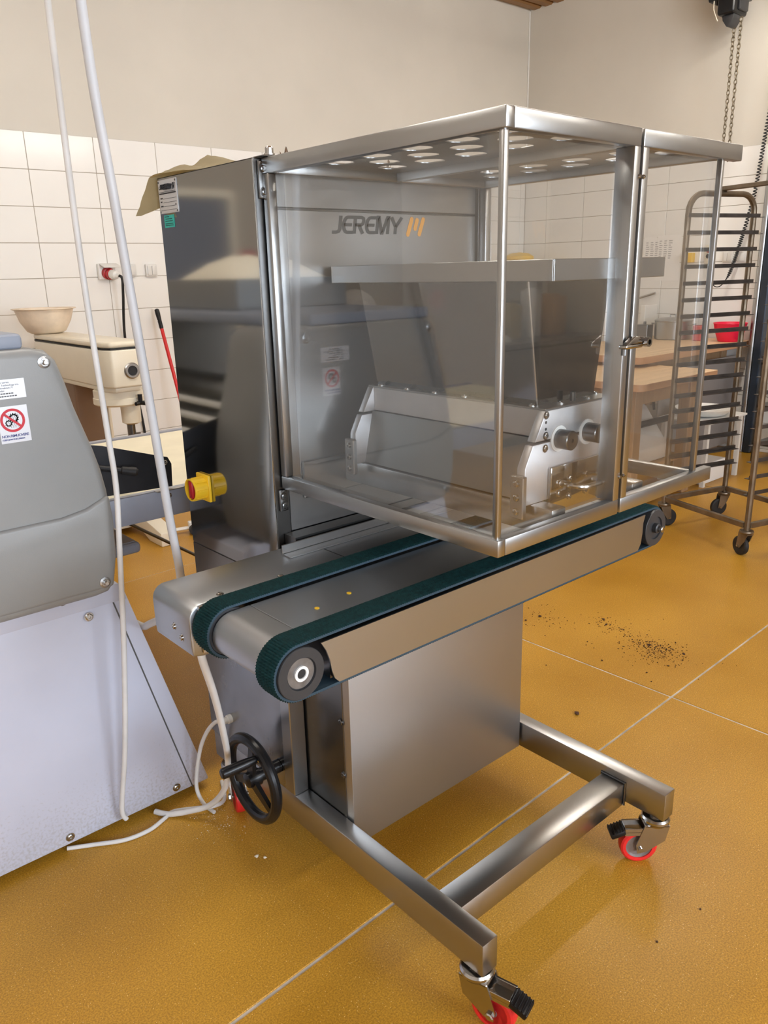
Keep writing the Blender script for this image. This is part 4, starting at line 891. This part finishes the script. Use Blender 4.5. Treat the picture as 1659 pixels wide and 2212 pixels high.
def rcaster(a, b0, ang):
    c = sub('caster', rk); p = rp(a, b0, 0); d = Vector((math.cos(R(ang)), math.sin(R(ang)), 0)); n_ = Vector((-d.y, d.x, 0)); wc = p+d*.032+Vector((0, 0, .054))
    b_ = BM(); lathe(b_, [(.016, .16), (.016, .150), (.036, .150), (.038, .142), (.034, .134), (.012, .132)], 20, Matrix.Translation(p)); O('swivel_ring', b_, rack_m, c)
    b_ = BM(); Mr = Matrix(((d.x, n_.x, 0, p.x), (d.y, n_.y, 0, p.y), (0, 0, 1, 0), (0, 0, 0, 1)))
    for s in (-1, 1):
        t = BM(); prism(t, [(-.03, .135), (.036, .135), (.046, .05), (.02, .044), (-.012, .09)], .0185*s-.002, .0185*s+.002, 'Y'); t.transform(Mr); merge(b_, t)
    box(b_, -.03, .036, -.0205, .0205, .128, .134, 0, 1, Mr); O('fork', b_, rack_m, c)
    b_ = BM(); lathe(b_, [(.012, -.013), (.046, -.014), (.053, -.009), (.054, 0), (.053, .009), (.046, .014), (.012, .013)], 32, axis_m(wc, n_)); O('wheel', b_, rubber, c)
    b_ = BM(); cyl(b_, wc-n_*.027, wc+n_*.027, .0055, 10); O('axle', b_, chrome, c)
rcaster(0, 0, -30); rcaster(0, RB, 66); rcaster(RA, 0, 150); rcaster(RA, RB, 120)

# ------------------------------------------------------------------ wooden tables
def table(label, x0, x1, y0, y1, z, th, legs, r_=.05):
    t = thing('work_table', label, 'table', ((x0+x1)/2, (y0+y1)/2, 0), 'wooden work tables')
    pr_ = arc(x0+r_, y0+r_, r_, 180, 270, 5) + arc(x1-r_*.3, y0+r_*.3, r_*.3, 270, 360, 3) + [(x1, y1), (x0, y1)]
    b_ = BM(); prism(b_, pr_, z-th, z, 'Z', .002, 1)
    b_.faces.ensure_lookup_table(); bmesh.ops.recalc_face_normals(b_, faces=b_.faces[:])
    for f in b_.faces: f.material_index = 0 if f.normal.z > .5 else 1
    O('table_top', b_, [wood, wood_edge], t)
    lw = .085
    for lx, ly in legs:
        b_ = BM(); box(b_, lx, lx+lw, ly, ly+lw, 0, z-th, .004); O('leg', b_, wood_leg, t)
    lx0, lx1 = min(l[0] for l in legs), max(l[0] for l in legs)+lw; ly0, ly1 = min(l[1] for l in legs), max(l[1] for l in legs)+lw
    for q in ((lx0+lw, lx1-lw, ly0+.02, ly0+.05), (lx0+lw, lx1-lw, ly1-.05, ly1-.02), (lx0+.02, lx0+.05, ly0+lw, ly1-lw), (lx1-.05, lx1-.02, ly0+lw, ly1-lw)):
        b_ = BM(); box(b_, *q, z-th-.11, z-th, .002); O('apron', b_, wood_leg, t)
    return t
t1 = table('lower beech work table pushed half under the taller table', 4.30, 5.26, 2.57, 3.35, .85, .045, ((4.40, 2.66), (5.08, 2.66), (4.40, 3.2), (5.08, 3.2)))
b_ = BM(); box(b_, 4.41, 5.15, 2.70, 3.25, .24, .265, .003); O('shelf', b_, wood_leg, t1)
t2 = table('taller beech work table against the tiled end wall', 5.00, WX-.03, 3.01, 3.95, .925, .05, ((5.30, 3.36), (6.5, 3.16), (5.30, 3.78), (6.5, 3.78)))
b_ = BM(); box(b_, 5.40, 6.6, 3.30, 3.80, .30, .325, .003); O('shelf', b_, white_pl, t2)
b_ = BM(); box(b_, 5.45, WX-.035, 3.10, 3.115, .05, .80, .002); O('front_panel', b_, mat('grey_laminate', (.30, .28, .27), .5), t2)
# on the taller table
pt = thing('stock_pot', 'steel stock pot with lid and side handles on the taller table', 'pot', (6.44, 3.585, .925))
Mp = Matrix.Translation((6.44, 3.585, .9255)) @ Matrix.Scale(.82, 4)
b_ = BM(); lathe(b_, [(.17, 0), (.185, .008), (.187, .18), (.192, .185), (.192, .19), (.182, .188), (.180, .012), (.16, .008)], 36, Mp); O('pot_body', b_, steel, pt)
b_ = BM(); lathe(b_, [(.191, .191), (.19, .196), (.14, .215), (.03, .225), (.001, .226)], 36, Mp); lid_ = O('lid', b_, steel, pt)
b_ = BM(); tube(b_, [Mp @ Vector(p) for p in ((-.02, -.03, .222), (-.02, -.03, .25), (-.02, .03, .25), (-.02, .03, .222))], .006, 8); O('lid_handle', b_, steel, pt)
for s in (-1, 1):
    b_ = BM(); tube(b_, [Mp @ Vector(p) for p in ((-.04, .186*s, .15), (-.04, .225*s, .155), (.04, .225*s, .155), (.04, .186*s, .15))], .006, 8); O('handle', b_, steel, pt)
b_ = BM(); Mb2 = Matrix.Translation((6.47, 3.10, .9255)) @ Matrix.Scale(1.13, 4); lathe(b_, [(.07, 0), (.078, .004), (.105, .085), (.113, .125), (.118, .129), (.115, .133), (.108, .126), (.10, .085), (.075, .012), (.06, .01)], 36, Mb2)
o = O('red_bowl', b_, red_bowl, ang=45); tag(o, 'bright red plastic bowl on the corner of the taller table', 'bowl')
b_ = BM(); box(b_, 6.31, 6.41, 3.755, 3.865, .9255, 1.045, .004); cyl(b_, (6.36, 3.81, 1.045), (6.36, 3.81, 1.07), .012, 10); o = O('metal_canister', b_, steel_d); tag(o, 'square dull metal canister beside the stock pot', 'canister')
b_ = BM(); box(b_, 6.46, 6.66, 3.875, 3.925, .9255, 1.20, .004); o = O('cutting_board', b_, white_pl); tag(o, 'pale board standing upright on the taller table behind the canister', 'board')
b_ = BM(); lathe(b_, [(.05, 0), (.055, .004), (.058, .12), (.054, .122), (.050, .01)], 24, Matrix.Translation((6.42, 3.33, .9255))); o = O('red_beaker', b_, mat('faded_red', (.55, .10, .09), .5)); tag(o, 'faded red beaker between the stock pot and the red bowl', 'beaker')
# under the lower table
bm_ = thing('bench_roller', 'small white bench machine with black bar on the lower table shelf', 'machine', (4.75, 2.95, .265))
b_ = BM(); prism(b_, [(2.74, .2655), (3.15, .2655), (3.15, .62), (3.02, .68), (2.92, .60), (2.74, .36)], 4.60, 4.98, 'X', .012, 2); O('housing', b_, white_pl, bm_)
b_ = BM(); cyl(b_, (4.52, 2.80, .52), (5.06, 2.80, .52), .022, 12); O('black_bar', b_, rubber, bm_)
b_ = BM(); tube(b_, curve([(4.66, 2.90, .60), (4.66, 2.86, .70), (4.70, 2.80, .735), (4.76, 2.76, .70), (4.78, 2.75, .62)], 6), .009, 8); O('carry_handle', b_, darkgrey, bm_)
for x_, z_ in ((4.455, .296), (4.535, .296)):
    b_ = BM(); cyl(b_, (x_, 2.76, z_), (x_, 3.05, z_), .03, 16); o = O('steel_roller', b_, steel)
    tag(o, 'short steel roller lying on the shelf by the table leg' if x_ < 4.5 else 'short steel roller lying against the white bench machine', 'roller', 'loose steel rollers')
b_ = BM(); ls = thing('low_stool', 'low white stand beside the lower table', 'stand', (5.56, 2.8, 0))
box(b_, 5.28, 5.84, 2.60, 3.0, .46, .475, .002); O('stand_top', b_, white_pl, ls)
for x_ in (5.30, 5.79):
    for y_ in (2.62, 2.95): b_ = BM(); box(b_, x_, x_+.03, y_, y_+.03, 0, .4595); O('leg', b_, white_pl, ls)
b_ = BM(); lathe(b_, [(.09, 0), (.15, .01), (.20, .05), (.205, .055), (.15, .02), (.09, .008)], 28, Matrix.Translation((5.56, 2.80, .4755))); o = O('white_dish', b_, white_pl); tag(o, 'shallow white dish on the low white stand', 'dish')
b_ = BM(); box(b_, 5.36, 5.70, 2.66, 2.9, .18, .33, .004); o = O('carton', b_, paper); tag(o, 'white carton under the low white stand', 'carton')
o.location.z = 0
# ------------------------------------------------------------------ on the end wall
xW = WX-.0092
for y0, y1, z0, z1, lab in ((4.07, 3.95, 1.60, 1.775, 'printed white notice taped to the tiles beside the larger notice'), (3.94, 3.715, 1.405, 1.785, 'larger printed white notice taped to the end wall tiles')):
    t = thing('wall_notice', lab, 'notice', (xW, (y0+y1)/2, z0), 'notices on the end wall')
    b_ = BM(); box(b_, xW-.0012, xW-.0002, y1, y0, z0, z1); O('sheet', b_, paper, t)
    b_ = BM()
    for k in range(9):
        for c_ in range(3): box(b_, xW-.0017, xW-.001, y0-.02-c_*.045-.035*random.uniform(.5, 1), y0-.02-c_*.045, z1-.05-k*.018, z1-.043-k*.018)
    o = O('blurred_print', b_, mat('faded_print', (.35, .35, .36), .7) if 'faded_print' not in MATS else MATS['faded_print'], t); o['kind'] = 'stuff'
es = thing('stop_box', 'yellow emergency stop box with red button on the end wall', 'switch', (xW, 3.61, 1.55))
b_ = BM(); box(b_, xW-.05, xW, 3.575, 3.665, 1.552, 1.632, .004); O('box', b_, yellow, es)
b_ = BM(); lathe(b_, [(.012, 0), (.012, .01), (.02, .012), (.02, .022), (.014, .027)], 20, axis_m((xW-.05, 3.635, 1.59), (-1, 0, 0))); O('button', b_, red_knob, es)
hb_ = thing('control_box', 'cream two-button control box on the end wall beside the coiled cord', 'switch', (xW, 3.43, 1.54))
b_ = BM(); box(b_, xW-.045, xW, 3.39, 3.47, 1.54, 1.69, .005, 2); O('box', b_, cream, hb_)
for z_, m_ in ((1.645, red_knob), (1.60, black)):
    b_ = BM(); lathe(b_, [(.018, 0), (.018, .008), (.013, .014)], 18, axis_m((xW-.045, 3.435, z_), (-1, 0, 0))); O('button', b_, m_, hb_)
b_ = BM(); cyl(b_, (xW-.02, 3.42, 1.54), (xW-.02, 3.405, 1.46), .012, 10); O('cable_boot', b_, black, hb_)
switch(xW, 3.28, 1.588, 'X', 'white double rocker switch on the end wall by the coiled cord', 2); switch(xW, 3.165, 1.586, 'X', 'white single rocker switch on the end wall by the coiled cord')
b_ = BM(); cyl(b_, (xW-.03, 4.06, 1.255), (xW-.03, 3.91, 1.298), .010, 10); cyl(b_, (xW, 3.99, 1.275), (xW-.03, 3.99, 1.275), .005, 8); o = O('wall_hook_bar', b_, steel); tag(o, 'short steel hook bar on the tiles above the stock pot', 'hook')
b_ = BM(); lathe(b_, [(.001, .0), (.10, .005), (.13, .03), (.15, .035), (.15, .03)], 24, Matrix.Translation((6.2, 4.95, 1.62))); 
b_.free()
yb_ = thing('yellow_bucket', 'yellow round-topped bin on a pale cupboard in the room corner', 'bin', (6.42, 5.1, 1.2))
b_ = BM(); lathe(b_, [(.10, 1.201), (.13, 1.21), (.135, 1.62), (.145, 1.625), (.14, 1.65), (.09, 1.68), (.001, 1.69)], 32, Matrix.Translation((6.42, 5.28, 0))); O('bin_body', b_, yellow, yb_)
cp = thing('corner_cupboard', 'pale cupboard standing in the room corner under the yellow bin', 'cupboard', (6.4, 5.1, 0))
b_ = BM(); box(b_, 6.15, WX-.012, 4.80, WY-.012, 0, 1.20, .004); O('carcass', b_, cream, cp)
b_ = BM(); box(b_, 6.138, 6.149, 4.81, WY-.02, .05, 1.19, .002); O('door', b_, cream, cp)
# chain hoist high on the end wall
ho = thing('chain_hoist', 'black electric chain hoist high on the end wall', 'hoist', (6.45, 3.3, 3.2))
b_ = BM(); box(b_, 6.36, 6.58, 3.265, 3.40, 3.315, 3.75, .022, 3); O('motor_body', b_, black, ho)
b_ = BM(); prism(b_, [(3.28, 3.32), (3.375, 3.32), (3.368, 3.285), (3.335, 3.24), (3.318, 3.235), (3.288, 3.28)], 6.40, 6.52, 'X', .005, 2); O('chain_guide', b_, darkgrey, ho)
b_ = BM(); box(b_, 6.40, 6.56, 3.40, 3.50, 3.43, 3.70, .018, 2)
for k in range(3): box(b_, 6.42+.05*k, 6.44+.05*k, 3.41, 3.44, 3.405, 3.44, .004)
O('side_housing', b_, black, ho)
b_ = BM(); box(b_, 6.42, 6.55, 3.245, 3.27, 3.34, 3.52, .01, 2); O('end_cap', b_, darkgrey, ho)
b_ = BM(); box(b_, 6.58, WX+.0, 3.30, 3.36, 3.45, 3.60, .003); O('wall_bracket', b_, steel_d, ho)
b_ = BM(); tube(b_, curve([(6.44, 3.385, 3.42), (6.44, 3.372, 3.36), (6.44, 3.36, 3.29), (6.44, 3.335, 3.25), (6.44, 3.31, 3.255)], 5), .005, 6); O('limit_wire', b_, black, ho)
def chain(x, y, z0, z1):
    b_ = BM(); n = int((z1-z0)/.030)
    for k in range(n):
        z = z1-.030*k-.02; pts = []
        for a in range(0, 360, 45):
            e = .0115*math.cos(R(a)); f_ = .0195*math.sin(R(a)); pts.append((x+e*(k % 2), y+e*((k+1) % 2), z+f_))
        tube(b_, pts, .0040, 5, True)
    o = O('chain', b_, mat('chain_%d' % int(y*1000), (.22, .185, .13), .4, .8), ho, 'thin steel hoist chain', 80); o['kind'] = 'stuff'
chain(6.46, 3.300, 2.25, 3.235); chain(6.46, 3.250, 2.30, 3.30)
cable('hoist_wire', [(6.38, 3.435, 3.428), (6.375, 3.43, 3.37), (6.375, 3.41, 3.32), (6.38, 3.395, 3.285)], .004, cream, 'short cream wire looping under the chain hoist', 'cable')
# coiled control cord
b_ = BM(); path = curve([(6.62, 2.99, 3.0), (6.60, 3.03, 2.6), (6.60, 3.07, 2.12), (6.60, 3.095, 1.95), (6.60, 3.15, 1.70), (6.60, 3.20, 1.50), (6.61, 3.235, 1.425), (6.62, 3.29, 1.36), (6.64, 3.35, 1.355), (6.66, 3.395, 1.40), (6.68, 3.405, 1.45)], 10)
L_ = [0.0]
for a, c in zip(path, path[1:]): L_.append(L_[-1]+(c-a).length)
pts = []; N = 900
import bisect
for i in range(N):
    s = L_[-1]*i/(N-1); k = min(len(path)-2, max(0, bisect.bisect_right(L_, s)-1)); p = path[k].lerp(path[k+1], (s-L_[k])/max(1e-6, L_[k+1]-L_[k]))
    tz = p.z; r_ = .013 if tz > 1.46 else max(0.0, .013*(tz-1.40)/.06); ang_ = s/.023*2*math.pi if tz > 1.8 else s/.016*2*math.pi
    pts.append((p.x+r_*math.cos(ang_), p.y+r_*math.sin(ang_), p.z))
tube(b_, pts, .0042, 6); o = O('coiled_cord', b_, rubber, ang=60); tag(o, 'black coiled control cord hanging down the end wall behind the rack', 'cord')
# steel post beyond the rack
po = thing('guide_post', 'tall blue-black steel post standing before the end wall beyond the rack', 'post', (6.60, 2.95, 0))
b_ = BM(); box(b_, 6.57, 6.66, 2.875, 2.935, .004, 2.3, .006); O('dark_profile', b_, wall_post, po)
b_ = BM(); cyl(b_, (6.60, 2.965, .004), (6.60, 2.965, 2.3), .028, 18); O('bright_tube', b_, steel, po)
# low shelf of pots glimpsed at the frame edge
shf = thing('low_shelf', 'low wire shelf near the steel post carrying pans', 'shelf', (6.4, 2.4, 0))
for z in (.15, .45, .78):
    b_ = BM(); box(b_, 6.25, 6.66, 2.05, 2.72, z, z+.02, .002); O('shelf_board', b_, steel_d, shf)
for x_, y_ in ((6.25, 2.05), (6.64, 2.05), (6.25, 2.70), (6.64, 2.70)):
    b_ = BM(); box(b_, x_, x_+.02, y_, y_+.02, 0, .85); O('leg', b_, steel_d, shf)
for x_, y_, z, r_, h, lab, m_ in ((6.44, 2.5, .4705, .14, .16, 'steel pan on the middle board of the low shelf', steel), (6.44, 2.52, .8005, .12, .10, 'pale pan on the top board of the low shelf', white_pl), (6.44, 2.5, .1705, .13, .12, 'cream bucket on the bottom board of the low shelf', cream)):
    b_ = BM(); lathe(b_, [(r_*.9, 0), (r_, .01), (r_*1.02, h), (r_*.97, h), (r_*.95, .015), (r_*.5, .012)], 28, Matrix.Translation((x_, y_, z))); o = O('pan', b_, m_, ang=45); tag(o, lab, 'pan')

# ------------------------------------------------------------------ crumbs swept on the floor
b_ = BM()
def crumb(x, y, s):
    t = BM(); bmesh.ops.create_icosphere(t, subdivisions=1, radius=s)
    for v in t.verts: v.co = Vector((v.co.x*random.uniform(.6, 1.5), v.co.y*random.uniform(.6, 1.5), v.co.z*.55))+Vector((x, y, s*.5))
    merge(b_, t)
for k in range(620):
    q = random.random()
    if q < .52:
        a = random.uniform(0, 2*math.pi); r_ = random.gauss(0, 1); x, y = 2.80+.055*random.gauss(0, 1), 1.50+.06*random.gauss(0, 1)
    elif q < .82: u = random.random(); x, y = 2.89-.09*u+random.gauss(0, .03), 1.86-.34*u+random.gauss(0, .03)
    elif q < .93: x, y = 2.72+random.gauss(0, .06), 2.05+random.gauss(0, .08)
    else: x, y = 2.75+random.gauss(0, .16), 1.62+random.gauss(0, .2)
    crumb(x, y, random.choice((.0012, .0016, .002, .0022, .003)))
for x, y, s in ((2.66, 2.12, .007), (2.72, 2.06, .008), (2.64, 2.08, .006), (2.90, 1.84, .007), (2.86, 1.80, .006), (2.82, 1.56, .006), (2.149, 1.449, .009), (2.71, 1.41, .005), (2.60, 1.44, .004), (2.85, 1.42, .006), (2.56, 1.62, .004), (1.62, .70, .003), (1.75, .9, .003), (1.45, .72, .003)): crumb(x, y, s)
o = O('crumbs', b_, crumb_m, ang=60); tag(o, 'dark brown crumbs swept into a streak on the floor', 'crumbs', kind='stuff')
b_ = BM()
for k in range(120):
    x, y = .905+random.gauss(0, .035), 1.83+random.gauss(0, .06)
    if x < BX0-.005 and not (y > 1.97): crumb(x, y, random.choice((.0008, .001, .0014)))
for x, y, s in ((.90, 1.62, .006), (.915, 1.60, .005), (.35+1.6, 3.3, .006), (2.0, 3.45, .005)): crumb(x, y, s)
o = O('flour_dust', b_, flour_m, ang=60); tag(o, 'white flour specks on the floor beside the handwheel', 'flour', kind='stuff')

# ------------------------------------------------------------------ beyond the frame, mirrored in the steel and the panes
db = BM(); box(db, -1.30, -.45, WY-.035, WY-.01, .004, 2.08, .004); dr = structure('door_1', db, mat('blue_grey_door', (.16, .175, .21), .5)); tag(dr, 'blue-grey door in the long tiled wall')
b_ = BM(); cyl(b_, (-.53, WY-.085, 1.02), (-.65, WY-.085, 1.02), .010, 10); cyl(b_, (-.53, WY-.085, 1.02), (-.53, WY-.034, 1.02), .010, 10); O('door_handle', b_, chrome, dr)
for q in ((-1.36, -1.305, 0, 2.14), (-.445, -.39, 0, 2.14), (-1.305, -.445, 2.085, 2.14)):
    b_ = BM(); box(b_, q[0], q[1], WY-.05, WY-.009, q[2], q[3], .004); O('door_frame', b_, cream, dr)
b_ = BM(); box(b_, -1.54, -1.41, WY-.013, WY-.0105, 1.50, 1.72); o = O('red_notice', b_, mat('faded_red_paper', (.45, .06, .08), .6)); tag(o, 'red notice on the tiles beside the blue-grey door', 'notice')
for x0, lab in ((3.6, 'steel counter unit under the window wall, beside the bare wall'), (5.15, 'steel counter unit under the window wall, in the room corner')):
    t = thing('steel_counter', lab, 'counter', (x0+.75, -3.0, 0), 'steel counters under the window wall')
    b_ = BM(); box(b_, x0, x0+1.5, -3.38, -2.68, .88, .92, .004); O('counter_top', b_, steel, t)
    b_ = BM(); box(b_, x0+.02, x0+1.48, -3.38, -2.72, .10, .88, .003); O('carcass', b_, steel_d, t)
    for k in range(2): b_ = BM(); box(b_, x0+.03+.725*k, x0+.745+.725*k, -2.718, -2.70, .12, .86, .003); O('door', b_, steel, t)
    b_ = BM(); box(b_, x0+.04, x0+1.46, -3.34, -2.80, 0, .10); O('plinth', b_, black, t)
sc_ = thing('kitchen_scale', 'white kitchen scale on the steel counter', 'scale', (5.35, -3.0, .92))
b_ = BM(); prism(b_, [(-3.18, .9205), (-2.86, .9205), (-2.88, .96), (-3.0, 1.01), (-3.18, 1.01)], 5.2, 5.5, 'X', .006, 2); O('scale_body', b_, white_pl, sc_)
b_ = BM(); box(b_, 5.19, 5.51, -3.19, -2.93, 1.03, 1.045, .003); box(b_, 5.33, 5.37, -3.1, -3.06, 1.01, 1.03); O('weighing_pan', b_, steel, sc_)
for x, y, w_, h, m_, lab in ((5.75, -3.1, .16, .30, kraft, 'brown carton on the steel counter beside the scale'), (6.05, -3.1, .14, .42, white_pl, 'tall white canister on the steel counter'), (6.35, -3.1, .22, .36, wood_leg, 'wooden box on the steel counter in the corner'), (4.5, -3.1, .3, .2, darkgrey, 'dark radio on the steel counter')):
    b_ = BM(); box(b_, x-w_/2, x+w_/2, y-w_/2, y+w_/2, .9205, .9205+h, .006, 2); box(b_, x-w_*.3, x+w_*.3, y-w_*.3, y+w_*.3, .9205+h, .94+h, .004); o = O(lab.split(' on ')[0].split()[-1], b_, m_); tag(o, lab, lab.split(' on ')[0].split()[-1])

# the baker bending over the far side of the sheeter table
pe = thing('person', 'person in red shirt, white apron and beige hair net bending over the sheeter table', 'person', (-.52, 3.42, 0))
J = {'pel': (-.52, 3.46, .93, .145), 'spn': (-.51, 3.36, 1.08, .14), 'che': (-.49, 3.21, 1.24, .150), 'nck': (-.46, 3.06, 1.335, .062), 'hd0': (-.445, 2.985, 1.375, .075), 'hd1': (-.43, 2.925, 1.405, .098), 'hd2': (-.42, 2.87, 1.43, .07),
     'shL': (-.67, 3.15, 1.265, .068), 'elL': (-.735, 2.98, 1.055, .045), 'wrL': (-.64, 2.80, .975, .030), 'haL': (-.60, 2.74, .955, .032), 'haL2': (-.575, 2.69, .945, .028),
     'shR': (-.31, 3.14, 1.265, .068), 'elR': (-.225, 2.98, 1.055, .045), 'wrR': (-.31, 2.80, .975, .030), 'haR': (-.345, 2.74, .955, .032), 'haR2': (-.365, 2.69, .945, .028),
     'hpL': (-.62, 3.47, .86, .095), 'knL': (-.635, 3.42, .49, .062), 'anL': (-.64, 3.50, .09, .042), 'toL': (-.645, 3.38, .045, .042),
     'hpR': (-.42, 3.47, .86, .095), 'knR': (-.405, 3.42, .49, .062), 'anR': (-.40, 3.50, .09, .042), 'toR': (-.395, 3.38, .045, .042)}
for k in ('spn', 'che', 'nck', 'hd0', 'hd1', 'hd2', 'shL', 'shR'):
    d_ = .03 if k == 'spn' else .065; J[k] = (J[k][0]+(.03 if k[:2] in ('hd', 'nc') else 0), J[k][1], J[k][2]-d_, J[k][3])
for sd, sg in (('L', 1), ('R', -1)):
    bx_, by_, bz_ = J['haL2' if sd == 'L' else 'haR2'][:3]
    for f in range(4):
        o_ = (-.024+.016*f)
        J['f%s%da' % (sd, f)] = (bx_+o_, by_-.028, bz_-.006, .0085); J['f%s%db' % (sd, f)] = (bx_+o_*1.1, by_-.055-.006*(f in (1, 2)), bz_-.012, .0075)
    J['f%s4a' % sd] = (bx_+sg*.040, by_+.025, bz_, .0095); J['f%s4b' % sd] = (bx_+sg*.050, by_-.005, bz_-.008, .0085)
E_ = [('pel', 'spn'), ('spn', 'che'), ('che', 'nck'), ('nck', 'hd0'), ('hd0', 'hd1'), ('hd1', 'hd2')]
for sd in 'LR':
    E_ += [('che', 'sh'+sd), ('sh'+sd, 'el'+sd), ('el'+sd, 'wr'+sd), ('wr'+sd, 'ha'+sd), ('ha'+sd, 'ha'+sd+'2'), ('pel', 'hp'+sd), ('hp'+sd, 'kn'+sd), ('kn'+sd, 'an'+sd), ('an'+sd, 'to'+sd)]
    for f in range(4): E_ += [('ha'+sd+'2', 'f%s%da' % (sd, f)), ('f%s%da' % (sd, f), 'f%s%db' % (sd, f))]
    E_ += [('ha'+sd, 'f%s4a' % sd), ('f%s4a' % sd, 'f%s4b' % sd)]
nm = list(J); me = bpy.data.meshes.new('body'); me.from_pydata([J[k][:3] for k in nm], [(nm.index(a), nm.index(c)) for a, c in E_], [])
ob = bpy.data.objects.new('body', me); C.objects.link(ob)
ob.modifiers.new('skin', 'SKIN'); sv = me.skin_vertices[0].data
for i, k in enumerate(nm): sv[i].radius = (J[k][3], J[k][3]); sv[i].use_root = (k == 'pel')
sd_ = ob.modifiers.new('smooth', 'SUBSURF'); sd_.levels = 2; sd_.render_levels = 2
dg = bpy.context.evaluated_depsgraph_get(); bme = bpy.data.meshes.new_from_object(ob.evaluated_get(dg)); bpy.data.objects.remove(ob)
trouser = mat('grey_trousers', (.12, .12, .13), .9); shoe = mat('black_shoe', (.02, .02, .02), .5)
for m_ in (skin_m, red_cloth, trouser, shoe, net_m): bme.materials.append(m_)
def seg_d(p, a, c):
    a, c = Vector(a), Vector(c); t = max(0, min(1, (p-a).dot(c-a)/(c-a).length_squared)); return (p-a-(c-a)*t).length
for f in bme.polygons:
    p = f.center; best = min(E_, key=lambda e: seg_d(p, J[e[0]][:3], J[e[1]][:3])-.5*min(J[e[0]][3], J[e[1]][3])); k = best[1][:2]
    f.material_index = 3 if p.z < .10 else 2 if k in ('kn', 'an', 'to', 'hp') or p.z < .95 and p.y > 3.25 else 1 if k in ('sp', 'ch', 'sh', 'el') else 0
    f.use_smooth = True
bo = bpy.data.objects.new('body', bme); C.objects.link(bo); bo.parent = pe; bo.matrix_parent_inverse = Matrix.Translation(-LOC[pe])
hc_ = Vector(J['hd1'][:3]); hd_ = (Vector(J['hd2'][:3])-Vector(J['hd0'][:3])).normalized()
b_ = BM(); bmesh.ops.create_uvsphere(b_, u_segments=24, v_segments=14, radius=1)
for v in b_.verts: v.co = Vector((v.co.x*.096, v.co.y*.112, v.co.z*.100))+hc_+Vector((0, .035, .030))+Vector((random.uniform(-.004, .004), random.uniform(-.004, .004), random.uniform(-.004, .004)))
bmesh.ops.bisect_plane(b_, geom=b_.verts[:]+b_.edges[:]+b_.faces[:], plane_co=hc_+Vector((0, -.01, .01)), plane_no=(0, -.55, -.85), clear_outer=True)
O('hair_net', b_, net_m, pe, ang=80)
b_ = BM(); lathe(b_, [(.001, 0), (.014, .006), (.012, .02), (.004, .028)], 12, axis_m(hc_+Vector((.0, -.075, -.045)), (0, -.75, -.6))); O('nose', b_, skin_m, pe)
for s_ in (-1, 1):
    b_ = BM(); bmesh.ops.create_uvsphere(b_, u_segments=12, v_segments=8, radius=.012); b_.transform(Matrix.Translation(hc_+Vector((.032*s_, -.082, -.018)))); O('eye', b_, ink, pe)
    b_ = BM(); bmesh.ops.create_uvsphere(b_, u_segments=12, v_segments=8, radius=1)
    for v in b_.verts: v.co = Vector((v.co.x*.010, v.co.y*.022, v.co.z*.030))+hc_+Vector((.098*s_, .005, -.02))
    O('ear', b_, skin_m, pe)
b_ = BM(); ap = []
for z, hw, y in ((1.155, .09, 3.075), (1.08, .12, 3.16), (1.0, .17, 3.26), (.88, .19, 3.325), (.7, .20, 3.335), (.5, .20, 3.335)): ap.append([b_.verts.new((-.515+hw*q, y+.10*q*q*(1 if z < 1.05 else .8), z)) for q in (-1, -.6, -.2, .2, .6, 1)])
for i in range(len(ap)-1):
    for k in range(5): b_.faces.new((ap[i][k], ap[i][k+1], ap[i+1][k+1], ap[i+1][k]))
bmesh.ops.solidify(b_, geom=b_.faces[:], thickness=.003); O('apron', b_, white_pl, pe, ang=60)
